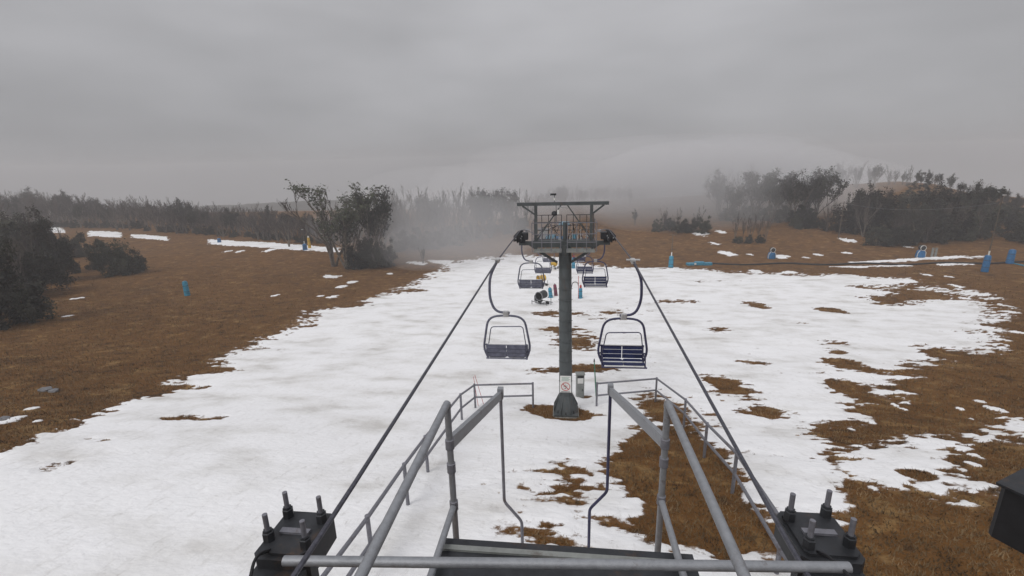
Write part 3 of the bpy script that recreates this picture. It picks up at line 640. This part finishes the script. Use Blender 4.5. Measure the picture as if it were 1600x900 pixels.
for (px, py, dx, lab) in ((748, 637, -.16, 'thin red wand leaning at the corner of the left fence, nearer the post'), (757, 634, -.36, 'thin red wand leaning at the corner of the left fence, farther from the post')):
    w0 = hit(px, py); MB().tube([(w0.x, w0.y, w0.z-.08), (w0.x+dx, w0.y, w0.z+1.45)], .010, 6).build('marker_wand', M['red'], None)
    tag(bpy.data.objects[-1] if False else [o for o in bpy.data.objects if o.name.startswith('marker_wand') and 'label' not in o][0], lab, 'wand', 'red wands by the left fence')

# ------------------------------------------------------------------ snow guns, padded posts and other gear down the slope
def fan_gun(name, px, py, rz, label, body, s=1.0, drum=None):
    p = hit(px, py); o = thing(name, p, label, 'snow gun', 'fan snow guns', rz); o.scale = (s, s, s)
    fr = MB()
    for x in (-.95, .95): fr.tube([(x, -.4, .02), (x, -.4, .95)], .03, 6); fr.tube([(x, .4, .02), (x, .4, .5)], .03, 6)
    fr.tube([(-1.15, -.4, .42), (1.2, -.4, .42)], .035, 6); fr.tube([(-1.0, .4, .42), (1.0, .4, .42)], .035, 6); fr.tube([(0, -.4, .42), (0, .4, .42)], .035, 6)
    fr.tube([(-.5, -.4, .42), (.25, 0, .08)], .03, 6); fr.tube([(-1.1, -.4, .03), (1.1, -.4, .03)], .03, 6)
    fr.build('carriage', M['dark'], o)
    for x in (-.45, .55):
        w_ = MB().lathe((x, -.5, .22), [(.1, -.07), (.21, -.06), (.22, 0), (.21, .06), (.1, .07)], 14, 'Y').build('wheel', M['black'], o, True)
        MB().lathe((x, -.58, .22), [(.10, -.01), (.10, .02)], 10, 'Y').build('hub', M['galv'], w_)
    MB().tube([(-.05, 0, .42), (-.05, 0, .85)], .07, 8).build('pedestal', M['dark'], o)
    dr = MB().lathe((-.05, 0, 1.15), [(.30, -.55), (.44, -.5), (.42, -.2), (.40, .3), (.46, .55), (.40, .57), (.36, .5), (.34, -.3)], 18, 'Y').build('fan_barrel', drum or body, o, True)
    MB().lathe((-.05, -.32, 1.15), [(.10, -.12), (.14, 0), (.10, .14)], 10, 'Y').build('motor', M['dark'], dr, True)
    MB().lathe((-.05, .57, 1.15), [(.47, -.02), (.49, 0), (.47, .03), (.43, .03), (.43, -.02), (.47, -.02)], 20, 'Y').build('nozzle_ring', M['galv'], dr, True)
    MB().box((.55, .1, .75), (.4, .35, .6), ch=.03).build('control_box', body, o)
    return o
fan_gun('fan_snow_gun', 846, 477, 2.6, 'dark grey fan snow gun on a wheeled carriage beneath the second left chair', M['dark'])
fan_gun('fan_snow_gun', 846, 447, 2.2, 'yellow fan snow gun standing behind the second left chair', M['yellow'], .95, M['yellow'])
fan_gun('fan_snow_gun', 866, 421, 1.2, 'small distant yellow-brown fan snow gun just left of the tower pole', M['yellow'], .9)
def pad_post(px, py, h, r, m_, label, top=None, pole=None, base=False, lean=0, arm=False):
    p = hit(px, py); o = thing('padded_post', p, label, 'padded post', 'padded posts on the snow slope')
    MB().tube([(0, 0, -.1), (lean*h, 0, h+.12)], .05, 8).build('post', M['galvd'], o, True)
    MB().tube([(0, 0, .02), (lean*h*.1, 0, .06), (lean*h*.9, 0, h*.93), (lean*h, 0, h)], [r*.9, r, r*.86, r*.6], 12).build('pad', m_, o, True)
    for k in (.3, .7): MB().lathe((lean*h*k, 0, h*k), [(r*.9, -.03), (r*1.0, -.02), (r*1.0, .02), (r*.9, .03)], 12).build('strap', M['dark'], o)
    if top: MB().lathe((lean*h, 0, h), [(r*.45, -.02), (r*.6, .1), (r*.5, .3), (r*.2, .36)], 10).build('valve_head', top, o, True)
    if base: MB().lathe((0, 0, 0), [(r*2.6, -.05), (r*2.5, .05), (r*1.0, .09)], 16).build('base_mat', M['black'], o)
    if pole:
        MB().tube([(0, 0, h), (0, 0, pole)], .07, 8, .045).build('pole', M['wood'], o, True)
        if arm: MB().bar((-.55, 0, pole-.12), (.55, 0, pole-.12), .08, .08).build('crossbar', M['wood'], o)
        else: MB().box((.05, -.12, pole), (.4, .2, .16), ch=.03).build('floodlight', M['alloy'], o)
        MB().tube([(0, -.02, h), (0, -.02, h+.6)], .09, 8).build('collar', M['white'], o)
    return o
pad_post(861, 466, 1.25, .24, M['teal'], 'leaning light blue padded post left of the tower pole', lean=-.12, base=True)
pad_post(869, 463, 1.45, .22, M['maroon'], 'maroon padded post close to the left edge of the tower pole', lean=-.12)
hp_ = pad_post(907, 467, 1.3, .22, M['teal'], 'light blue padded hydrant with red head and hose right of the tower pole', top=M['red'], base=True)
MB().tube(arc([(-.25, 0, 1.5), (-.35, 0, 2.0), (-.9, 0, 2.0), (-1.05, .05, 1.2), (-1.1, .1, .0)], .3), .04, 6).build('hose', M['black'], hp_, True)
MB().tube([(-.25, 0, -.05), (-.25, 0, 2.7)], .035, 6).build('standpipe', M['red'], hp_, True)
pad_post(896, 420, 1.9, .3, M['teal'], 'distant light blue padded hydrant with red head beside the tower pole', top=M['red'])
pad_post(1048, 418, 1.9, .40, M['teal'], 'light blue padded post with a bare pole and crossbar at the snow edge', pole=5.4, arm=True)
pad_post(1538, 425, 2.4, .42, M['blue'], 'tall dark light pole with blue padding at the right snow edge', pole=10.6)
pad_post(1577, 412, 2.2, .48, M['blue'], 'stout blue padded post at the far right edge')
pad_post(293, 462, 1.9, .34, M['teal'], 'lone teal padded hydrant on the brown slope at left')
pad_post(477, 391, 1.4, .5, M['blue'], 'blue padded post on the left snow strip', pole=4.5)
yp = pad_post(484, 388, 2.4, .32, M['yellow'], 'yellow padded post with white top on the left snow strip', top=M['white'])
pad_post(343, 379, 1.1, .45, M['blue'], 'small blue padded post behind the left snow strip')
# blue covered snow guns on the far grass
def cover_gun(px, py, h, label):
    p = hit(px, py); o = thing('covered_snow_gun', p, label, 'snow gun', 'covered snow guns on the far grass')
    MB().tube([(0, 0, .0), (0, 0, .1*h), (0, 0, .5*h), (0, 0, .62*h)], [.30*h, .33*h, .27*h, .12*h], 12).build('cover', M['blue'], o, True)
    b = MB().lathe((0, 0, .78*h), [(.08*h, -.22*h), (.2*h, -.2*h), (.19*h, .12*h), (.12*h, .14*h)], 14, 'Y').build('fan_barrel', M['dark'], o, True)
    MB().lathe((0, -.2*h, .78*h), [(.19*h, -.03*h), (.215*h, -.02*h), (.215*h, .02*h), (.19*h, .03*h), (.18*h, 0), (.19*h, -.03*h)], 16, 'Y').build('rim', M['white'], b, True)
    for s_ in (-1, 1): MB().tube([(s_*.30*h, -.12*h, .04*h), (s_*.29*h, -.15*h, .4*h), (s_*.15*h, -.15*h, .6*h)], .022*h, 6).build('white_piping', M['white'], o)
cover_gun(1205, 404, 2.0, 'blue covered snow gun alone on the brown hill foot, beside a small snow scrap')
cover_gun(1437, 402, 2.1, 'blue covered snow gun with white outline at the end of the long snow strip')
p = hit(1458, 401); o = thing('standing_panels', p, 'pair of slim grey panels standing right of the outlined blue snow gun', 'panel')
MB().box((-.25, 0, .75), (.3, .15, 1.5)).build('panel', M['cab'], o); MB().box((.3, 0, .75), (.3, .15, 1.5)).build('panel', M['cab'], o); MB().box((.02, 0, .6), (.5, .06, .08)).build('brace', M['cab'], o)
# blue mat and black pipe line along the foot of the hill
p = hit(1092, 414)
o = thing('folded_mat', p, 'flat folded blue mat lying at the end of the black pipe', 'mat', rz=.06)
for (x, y, w, d_, h, r) in ((-1.3, 0, 1.4, .9, .35, .1), (.1, .1, 1.5, .9, .5, -.08), (1.4, -.05, 1.3, .8, .38, .06)): MB().box((x, y, h/2), (w, d_, h), rz=r, ch=.1).build('pad', M['teal'], o)
MB().box((-.75, -.5, .3), (.3, .06, .3)).build('patch', M['white'], o)
pp = []
for px in range(1112, 1660, 14):
    h = hit(px, 413.5 + (1.2*sin(px*.05)) - max(0, px-1400)*.012); pp.append((h.x, h.y, h.z+.13))
tag(MB().tube(pp, .13, 8).build('supply_pipe', M['black'], None, True), 'long black supply pipe lying across the grass at the foot of the hill', 'pipe')
pp = []
for k in range(12):
    h = hit(1578+k*9, 411+k*2.0); pp.append((h.x, h.y, h.z+.07))
tag(MB().tube(pp, .11, 8).build('blue_hose', M['teal'], None, True), 'blue hose on the grass by the stout blue post at far right', 'hose')
# overhead wire between poles on the right hill
a = at_Y(1538, 330, hit(1538, 425).y); lp = hit(1310, 372)
wp = thing('wire_pole', lp, 'plain dark wire pole among the trees on the right hill', 'pole'); MB().tube([(0, 0, -.2), (0, 0, 7.5)], .11, 8, .07).build('shaft', M['wood'], wp, True); MB().bar((-.6, 0, 7.2), (.6, 0, 7.2), .09, .09).build('crossbar', M['wood'], wp)
b = Vector((lp.x, lp.y, lp.z+7.26)); h0 = hit(1538, 425); a = Vector((h0.x, h0.y, h0.z+9.6))
tag(MB().tube([a.lerp(b, t)-Vector((0, 0, 1.2*4*t*(1-t))) for t in np.linspace(0, 1, 14)], .02, 5).build('overhead_wire', M['galvd'], None), 'thin overhead wire from the light pole across the right hill', 'wire')
# stones on the left slope
def stone(px, py, s, label, seed):
    p = hit(px, py); r_ = random.Random(seed); m = MB(); n = 9; rings = []
    for i, (rad, z) in enumerate(((.8, -.1), (1, .12), (.85, .35), (.45, .5))):
        for k in range(n): a_ = 2*pi*k/n; q = rad*(.8+.35*r_.random()); m.v.append((q*cos(a_)*s, q*.75*sin(a_)*s, z*s*(.8+.4*r_.random())))
    m.f = [(i*n+k, i*n+(k+1) % n, (i+1)*n+(k+1) % n, (i+1)*n+k) for i in range(3) for k in range(n)] + [tuple(range(3*n, 4*n))]
    o = m.build('stone', M['stone']); o.location = p; tag(o, label, 'stone', 'stones on the left slope')
stone(71, 611, .34, 'larger grey stone of the pair on the brown left slope', 1)
stone(84, 612, .26, 'smaller grey stone of the pair on the brown left slope', 2)
stone(6, 656, .24, 'grey stone at the left edge above the snow', 4)
# lower lift station at the foot of the slope
ls = thing('lower_lift_station', (0, 104, gz(0, 104)), 'light blue lower lift station at the foot of the slope behind the tower', 'lift station')
g0 = gz(0, 104)
zr = CZ-13.4-g0
MB().lathe((0, .2, zr-.05), [(.3, -.08), (1.62, -.07), (1.55, 0), (1.62, .07), (.3, .08)], 28).build('bullwheel', M['dark'], ls, True)
MB().tube([(0, .2, -.1), (0, .2, zr+.5)], .28, 12).build('mast', M['tower'], ls, True)
MB().box((0, .6, zr+.35), (2.4, 3.4, .35), ch=.1).build('drive_cover', M['teal'], ls)
for x in (-3.6, -2.4, 2.2): MB().box((x, -1.0, .95), (1.1, .35, 1.9), ch=.08).build('pad', M['teal'], ls)
MB().box((-1.0, -1.05, .7), (1.6, .3, 1.4), ch=.08).build('pad', M['blue'], ls)
MB().box((-4.6, 1.4, 1.3), (2.2, 2.2, 2.6)).build('hut_wall', M['cab'], ls); MB().box((-4.6, 1.4, 2.68), (2.7, 2.7, .14), ry=.06).build('hut_roof', M['dark'], ls)
MB().bar((-3.6, -.9, 1.4), (2.2, -.9, 1.4), .08, .08).build('rail', M['galvd'], ls)

# ------------------------------------------------------------------ trees
def grow(seed, stems=5, lean=.35, h=10.0, leafy=0.0, spread=.6, dens=1.0, leafsize=.22):
    """unit tree of height h: returns trunk MB, twig MB, leaf MB"""
    R = random.Random(seed); tr = MB(); tg = MB(); lf = MB()
    def leaves(p, n, rad, sz):
        for _ in range(n):
            c = p + Vector((R.gauss(0, rad), R.gauss(0, rad), R.gauss(0, rad*.7)))
            a = Vector((R.gauss(0, 1), R.gauss(0, 1), R.gauss(0, 1))).normalized(); b = a.orthogonal().normalized()
            s = sz*R.uniform(.6, 1.3); lf.add([c-a*s, c+b*s*.45, c+a*s, c-b*s*.45], [(0, 1, 2, 3)])
    def limb(p, d, L, r, lev):
        nseg = 5 if lev == 0 else (4 if lev == 1 else 2); P = [p]; dd = d.copy()
        for i in range(nseg):
            dd = (dd + Vector((R.gauss(0, .16), R.gauss(0, .16), .10+.05*lev))).normalized(); P.append(P[-1]+dd*L/nseg)
        (tr if lev < 2 else tg).tube(P, r, 6 if lev == 0 else (4 if lev == 1 else 3), r*.35, cap=False)
        if leafy and lev >= 2: leaves(P[-1], int(leafy*(10 if lev == 3 else 6)), .32*h/10, leafsize)
        if lev >= 3: return
        kids = int((7, 6, 4)[lev]*dens + R.random())
        for k in range(kids):
            t = R.uniform(.28 if lev == 0 else .2, 1.0); q = t*nseg; i = min(int(q), nseg-1); b = P[i].lerp(P[i+1], q-i)
            ax = Vector((R.gauss(0, 1), R.gauss(0, 1), R.gauss(0, .3))).normalized()
            nd = (dd*1.0 + ax*spread*R.uniform(.6, 1.3) + Vector((0, 0, .15))).normalized()
            limb(b, nd, L*R.uniform(.32, .52)*(1.15-.4*t), max(r*(1-.6*t)*.5, .026), lev+1)
    for s in range(stems):
        a = 2*pi*s/stems + R.random(); l = lean*R.uniform(.2, 1.2)
        limb(Vector((cos(a)*.15, sin(a)*.15, -.15)), Vector((cos(a)*l, sin(a)*l, 1)).normalized(), h*R.uniform(.6, .86), h*.013*R.uniform(.7, 1.2), 0)
    return tr, tg, lf
def leafblob(seed, h, w, n, sz, low=0.0):
    """bushy crown: leaf faces gathered into many small clumps in an uneven volume"""
    R = random.Random(seed); lf = MB(); st = MB()
    clumps = []
    while len(clumps) < 46:
        x, y, z = R.uniform(-1, 1), R.uniform(-1, 1), R.random()
        rr_ = 1.0 - .75*max(0, z-.35)**1.3
        if x*x+y*y < rr_*rr_*(.75+.25*R.random()): clumps.append(Vector((x*w/2, y*w/2, low+z*(h-low)*R.uniform(.8, 1.0))))
    for c in clumps:
        rad = R.uniform(.10, .2)*w*.7
        st.tube([(c.x*.15, c.y*.15, -.1), (c.x*.5, c.y*.5, c.z*.5), tuple(c)], .05, 4, .012, cap=False)
        for _ in range(n//46):
            p = c + Vector((R.gauss(0, rad*.45), R.gauss(0, rad*.45), R.gauss(0, rad*.38))); p.z = max(p.z, .02)
            a = Vector((R.gauss(0, 1), R.gauss(0, 1), R.gauss(0, 1))).normalized(); b = a.orthogonal().normalized(); s = sz*R.uniform(.6, 1.4)
            lf.add([p-a*s, p+b*s*.5, p+a*s, p-b*s*.5], [(0, 1, 2, 3)])
    return st, lf
PROTO = {}
def proto(kind, seed):
    key = (kind, seed)
    if key in PROTO: return PROTO[key]
    parts = []
    if kind == 'bare':
        tr, tg, lf = grow(100+seed, stems=4+seed % 4, lean=.20+.05*(seed % 3), spread=.42, dens=.95)
        parts = [('trunk', tr, M['bark']), ('crown', tg, M['twig'])]
    elif kind == 'gum':
        tr, tg, lf = grow(200+seed, stems=5, lean=.62, leafy=.34, spread=.7, leafsize=.2)
        parts = [('trunk', tr, M['bark']), ('twigs', tg, M['twig']), ('crown', lf, M['leaf'])]
    elif kind == 'regrow':
        tr, tg, lf = grow(300+seed, stems=6, lean=.25, leafy=.35, spread=.5, leafsize=.2)
        parts = [('trunk', tr, M['bark']), ('twigs', tg, M['twig']), ('crown', lf, M['scrub'])]
    elif kind == 'bush':
        st, lf = leafblob(400+seed, 10, 13, 5200, .34); parts = [('trunk', st, M['bark']), ('crown', lf, M['scrub'])]
    elif kind == 'tall':
        st, lf = leafblob(500+seed, 10, 4.6, 3600, .24, .6); parts = [('trunk', st, M['bark']), ('crown', lf, M['scrub'])]
    out = []
    for n, mb, mt in parts:
        me = bpy.data.meshes.new(n); me.from_pydata(mb.v, [], mb.f); me.materials.append(mt); out.append((n, me))
    PROTO[key] = out; return out
NAMES = dict(bare=('bare_gum_tree', 'tree'), gum=('leafy_gum_tree', 'tree'), regrow=('regrowing_gum_tree', 'tree'), bush=('scrub_bush', 'bush'), tall=('dense_evergreen_tree', 'tree'))
TR = random.Random(11)
def tree(kind, px, pyb, pyt, label, group=None, wide=1.0, seed=None, Yforce=None):
    p = hit(px, pyb)
    if p.y > 560: return
    h = (pyb-pyt)/px_m(p)*1.02; sd_ = TR.randrange(5) if seed is None else seed
    o = thing(NAMES[kind][0], p, label, NAMES[kind][1], group, TR.uniform(0, 6.28)); s = h/10
    o.scale = (s*wide, s*wide, s)
    for n, me in proto(kind, sd_):
        c = bpy.data.objects.new(n, me); COL.objects.link(c); c.parent = o
    return o
# left ridge behind the snow strip
for rank, (back, hi_, step) in enumerate(((0, 3, 8.5), (6, 0, 7.0), (12, -2, 6.0))):
    x = -45
    while x < (495 if rank == 0 else 640):
        yb = np.interp(x, [-40, 200, 330, 500, 640], [352, 360, 369, 383, 388]) - back - TR.uniform(0, 6)
        yt = np.interp(x, [-40, 60, 150, 300, 400, 480, 640], [306, 308, 314, 322, 332, 342, 338]) + hi_ + TR.uniform(-7, 10)
        k = 'bare' if TR.random() < .86 else 'regrow'
        sec = ('at left edge' if x < 90 else 'above broken snow' if x < 200 else 'above short strip' if x < 300 else 'above long strip' if x < 400 else 'by forked tree' if x < 500 else 'behind leafy gum')
        tree(k, x, yb, yt, ('bare gum' if k == 'bare' else 'sparsely leafed gum') + ' in %s of left tree line, ' % ('front rank', 'middle rank', 'back rank')[rank] + sec, 'gums of the left tree line', TR.uniform(.8, 1.2)); x += step*TR.uniform(.7, 1.3)
x = -30
while x < 520:
    yb = np.interp(x, [-40, 200, 330, 500], [352, 360, 369, 383]) - TR.uniform(1, 4)
    tree('bush', x, yb, yb-TR.uniform(8, 15), 'low scrub bush at feet of left tree line ' + ('at left edge' if x < 90 else 'above broken snow' if x < 200 else 'above short strip' if x < 300 else 'above long strip'), 'scrub under the left tree line', TR.uniform(.8, 1.3)); x += TR.uniform(13, 22)
# near dark clump at the left edge
for (k, px, yb, yt, w) in (('bush', -14, 512, 405, 1.0), ('bush', 36, 503, 428, .75), ('regrow', 18, 500, 372, .7), ('bush', -20, 470, 360, .9), ('bush', 40, 462, 372, .9), ('bush', 78, 441, 356, .72), ('bush', 20, 436, 352, .9), ('bush', 96, 428, 360, .5), ('regrow', 84, 440, 338, .6), ('regrow', 50, 430, 330, .7), ('bare', 8, 420, 318, .7), ('bare', 30, 478, 372, .6), ('bare', 66, 452, 345, .6), ('bare', 4, 505, 398, .5), ('bare', 100, 436, 356, .5), ('bare', 48, 498, 408, .5), ('bush', -5, 415, 345, 1.0), ('bush', 62, 408, 348, .9), ('bush', 118, 402, 362, .8)):
    tree(k, px, yb, yt, {'bush': 'dense dark scrub bush in the big clump at the left edge', 'regrow': 'dark regrowing gum rising out of the clump at the left edge', 'bare': 'bare gum rising out of the clump at the left edge'}[k], 'dark clump at the left edge', w)
for (px, yb, yt, w, lab) in ((180, 430, 368, .72, 'round dark bush standing alone on the brown slope, main dome'), (207, 426, 382, .7, 'smaller dark bush against the right side of the lone round bush'), (160, 420, 376, .6, 'smaller dark bush against the left side of the lone round bush')):
    tree('bush', px, yb, yt, lab, 'lone bush group on the left slope', w)
# big leafy gum and companions in the middle left
tree('gum', 543, 419, 287, 'tall leafy gum tree, largest of the clump left of the snow run', None, 1.0, 0)
tree('bare', 522, 416, 303, 'bare spreading gum beside the tall leafy gum, left of it', None, 1.35, 1)
tree('regrow', 590, 417, 300, 'thin regrowing gum right of the tall leafy gum', None, .75, 2)
tree('bush', 552, 420, 376, 'dense bush at the foot of the tall leafy gum', None, .62, 0)
tree('bush', 585, 419, 368, 'dense bush at the foot of the thin regrowing gum', None, .6, 1)
tree('bush', 570, 416, 366, 'upper bush filling the middle of the leafy gum clump', None, .5, 2)
tree('bush', 608, 415, 375, 'low bush at the right end of the leafy gum clump', None, .6, 3)
tree('bare', 452, 386, 334, 'small forked dead tree at the left end of the long snow strip', None, .7, 2)
G2 = 'bare gums in the mist behind the snow run'
x = 612
while x < 842:
    yb = np.interp(x, [612, 700, 840], [386, 376, 350]) + TR.uniform(-14, 10); yt = np.interp(x, [612, 680, 750, 840], [305, 302, 300, 305]) + TR.uniform(-5, 10)
    k = 'bare' if TR.random() < .8 else 'regrow'; tree(k, x, yb, yt, ('bare' if k == 'bare' else 'sparsely leafed') + ' gum standing in the mist behind the snow run', G2, TR.uniform(.7, 1.0)); x += TR.uniform(6, 10)
for px in (630, 655, 684, 712, 738, 765, 790, 815): tree('bush', px, np.interp(px, [612, 700, 840], [392, 384, 352])+TR.uniform(-4, 3), np.interp(px, [612, 840], [366, 330])+TR.uniform(-4, 4), 'misty scrub bush under the gums behind the snow run', 'misty scrub behind the snow run', 1.0)
tree('bare', 661, 412, 385, 'small dead sapling by the snow scraps at the left snow edge', None, .8, 3)
# crest of the middle hill
G3 = 'trees along the hill crest'
x = 826
while x < 1010:
    yb = np.interp(x, [820, 850, 950, 1050], [330, 324, 317, 311]) + TR.uniform(-1, 4); k = 'bare' if TR.random() < .6 else 'regrow'; tree(k, x, yb, np.interp(x, [820, 900, 1010], [303, 294, 291])+TR.uniform(-3, 5), ('bare' if k == 'bare' else 'sparsely leafed') + ' gum on the crest of the middle hill', G3, TR.uniform(.8, 1.2)); x += TR.uniform(5, 8)
for (px, yb, yt) in ((985, 322, 296), (992, 352, 330)): tree('regrow', px, yb, yt, 'lone gum on the open hill right of the tower gantry' if yb < 330 else 'small lone gum low on the open hill right of the tower gantry', None, .7)
# bush row and misty stands, centre right
for i, px in enumerate((1028, 1046, 1064, 1082, 1100)): tree('bush', px, 362+TR.uniform(-2, 2), 340+TR.uniform(-3, 3), 'dark bush in the straight row on the open hill', 'bush row on the open hill', .8)
for px in (1036, 1058, 1090): tree('bare', px, 360, 326+TR.uniform(-3, 3), 'bare gum above the straight bush row', 'bare gums of the bush row', .7)
for px in (1148, 1160, 1172, 1184, 1196): tree('bare', px, 379+TR.uniform(-2, 1), 338+TR.uniform(-5, 5), 'slim bare gum in the small stand on the hill foot', 'small stand on the hill foot', .6)
for px in (1152, 1170, 1188): tree('bush', px, 380, 367+TR.uniform(-2, 2), 'low bush under the small stand on the hill foot', 'low bushes of the small stand', .9)
G4 = 'misty stand on the hill'
for px in (1122, 1135, 1141, 1156, 1163, 1180, 1186, 1204, 1216, 1221, 1238, 1251, 1256, 1274): k = 'regrow' if TR.random() < .5 else 'bare'; tree(k, px+TR.uniform(-3, 3), 345+TR.uniform(-18, 8), 290+TR.uniform(-18, 6)-(px-1118)*.06, ('bare' if k == 'bare' else 'sparsely leafed') + ' misty gum in the wide stand on the upper hill', G4, TR.uniform(.8, 1.1))
for px in (1140, 1166, 1190, 1222, 1250, 1262): tree('bush', px, 348+TR.uniform(-8, 6), 322+TR.uniform(-6, 6), 'misty bush under the wide stand on the upper hill', 'misty bushes on the upper hill', 1.0)
for px in (1244, 1256, 1268, 1282): tree('bush', px, 357, 338+TR.uniform(-5, 3), 'dark bush at the lower edge of the wide misty stand', 'bushes below the misty stand', .8)
tree('bare', 1291, 362, 312, 'single dark trunk standing apart between the two hill stands', None, .5)
# dark stand on the right hill
for (px, yb, yt, w) in ((1322, 362, 318, 1.0), (1362, 360, 302, .8), (1384, 362, 300, .8), (1372, 384, 352, .9), (1394, 385, 356, .9), (1414, 384, 350, .8), (1452, 376, 318, .8), (1474, 374, 312, .8), (1494, 372, 310, .8), (1528, 372, 318, .7), (1548, 352, 312, .8), (1470, 340, 292, .8), (1525, 345, 305, .8)):
    tree('bush', px, yb, yt, 'dense dark bush in the big stand on the right hill', 'dark bushes of the right stand', w)
for (px, yb, yt) in ((1330, 356, 300), (1352, 358, 296), (1376, 360, 298), (1404, 366, 305), (1425, 375, 318), (1442, 372, 300), (1462, 370, 296), (1480, 368, 298), (1506, 366, 296), (1519, 366, 300), (1395, 372, 322), (1432, 384, 330), (1500, 345, 300), (1448, 352, 305)):
    tree('regrow', px, yb, yt, 'dark regrowing gum in the big stand on the right hill', 'dark gums of the right stand', .7)
for (px, yb, yt) in ((1336, 366, 306), (1348, 370, 314), (1408, 380, 326), (1446, 380, 322), (1468, 378, 316), (1488, 376, 314), (1502, 374, 318), (1522, 374, 316)):
    tree('bare', px, yb, yt, 'bare gum in front of the big dark stand on right hill', 'bare gums of the right stand', .8)
tree('tall', 1537, 368, 284, 'tallest dense evergreen at the right end of the dark stand', None, 1.1, 0)
tree('tall', 1418, 318, 283, 'dense evergreen on open grass near the hill crest', None, 1.2, 1)
tree('tall', 1442, 314, 280, 'dense evergreen at the crest left of the dark slope', None, 1.2, 2)
tree('bush', 1560, 346, 315, 'round dark bush right of the tallest evergreen', None, .7, 1)
x = 1296
while x < 1600:
    yb = np.interp(x, [1290, 1320, 1400, 1460, 1520, 1600], [297, 294, 288, 291, 309, 340]); yt = np.interp(x, [1290, 1330, 1400, 1460, 1520, 1600], [264, 258, 264, 272, 286, 312])+TR.uniform(-3, 8)
    k = 'bare' if TR.random() < .6 else 'regrow'; tree(k, x, yb, yt, ('bare' if k == 'bare' else 'sparsely leafed') + ' gum on the crest of the right hill', 'trees along the right crest', TR.uniform(.7, 1.0)); x += TR.choice((2, 3, 5, 9, 16))*TR.uniform(.8, 1.3)
for (px, yb, yt) in ((1575, 345, 318), (1590, 350, 322), (1606, 356, 326), (1590, 372, 335), (1607, 380, 338)): tree('bush', px, yb, yt, 'dark bush at the right edge of the hill', 'bushes at the right edge', .9)

# look-alikes in small rows are told apart by their place, counted from the left
ORD = 'first second third fourth fifth sixth seventh eighth ninth tenth eleventh twelfth'.split()
same = {}
for o in list(COL.objects):
    if o.parent is None and o.get('category') in ('tree', 'bush'): same.setdefault(o['label'], []).append(o)
for lab, L in same.items():
    n = len(L)
    if n < 2 or n > 24: continue
    L.sort(key=lambda o: o.location.x/o.location.y)
    for i, o in enumerate(L):
        w = (ORD[i] + ' from left') if i < (n+1)//2 else (('last' if i == n-1 else ORD[n-1-i] + ' from right') if i != n-1 else 'rightmost')
        if i == 0: w = 'leftmost'
        o['label'] = lab + ', ' + w

# ------------------------------------------------------------------ haze and mist
def volume(name, dens, col, aniso=.0):
    m = bpy.data.materials.new(name); m.use_nodes = True; t = m.node_tree; t.nodes.clear()
    v = t.nodes.new('ShaderNodeVolumePrincipled'); v.inputs['Density'].default_value = dens; v.inputs['Color'].default_value = (*col, 1); v.inputs['Anisotropy'].default_value = aniso
    o = t.nodes.new('ShaderNodeOutputMaterial'); t.links.new(v.outputs[0], o.inputs['Volume']); return m
zlo = min(float(GZ.min()), float(FZ.min()))-1
hz = MB().box((0, 310, (zlo+CZ+14)/2), (1390, 790, CZ+14-zlo)).build('haze', volume('pale_haze', .0011, (.9, .9, .92)))
tag(hz, 'pale even haze over the whole slope', 'haze', kind='stuff')

def mist(px, py, Y, rad, dens, label, seed):
    c = at_Y(px, py, Y); m = MB(); nu, nv = 28, 16; R = random.Random(seed); ph = [R.uniform(0, 6) for _ in range(6)]
    for i in range(nv+1):
        th = pi*i/nv
        for k in range(nu):
            a = 2*pi*k/nu; q = 1 + .13*sin(3*a+ph[0])*sin(th)**2 + .10*sin(5*th+ph[1])*sin(th) + .09*sin(2*a-4*th+ph[2])*sin(th)
            m.v.append((c.x+rad[0]*q*sin(th)*cos(a), c.y+rad[1]*q*sin(th)*sin(a), c.z+rad[2]*q*cos(th)))
    m.f = [(i*nu+k, (i+1)*nu+k, (i+1)*nu+(k+1) % nu, i*nu+(k+1) % nu) for i in range(nv) for k in range(nu)]
    o = m.build('mist_bank', volume('mist', dens, (.93, .93, .95)), None, True); tag(o, label, 'mist', 'banks of drifting mist', 'stuff')
mist(705, 372, 84, (15, 12, 8), .022, 'added pale mist imitating a lens smear before the gums by the snow run', 1)  # volume added to wash this area out as a smear on the lens does
mist(690, 350, 88, (24, 16, 11), .012, 'added wide thin mist imitating a lens smear round the gums', 2)  # wider added volume, softens the edge of the imitated lens smear
mist(1105, 292, 135, (38, 26, 13), .020, 'mist lying over the wide stand on the upper hill', 3)
mist(1165, 285, 140, (34, 20, 13), .015, 'mist bank against the trees of the upper hill', 4)
mist(1000, 285, 150, (56, 30, 14), .014, 'thin mist over the hill crest right of the gantry', 5)
mist(840, 300, 165, (46, 26, 11), .014, 'mist hiding the skyline behind the tower', 6)
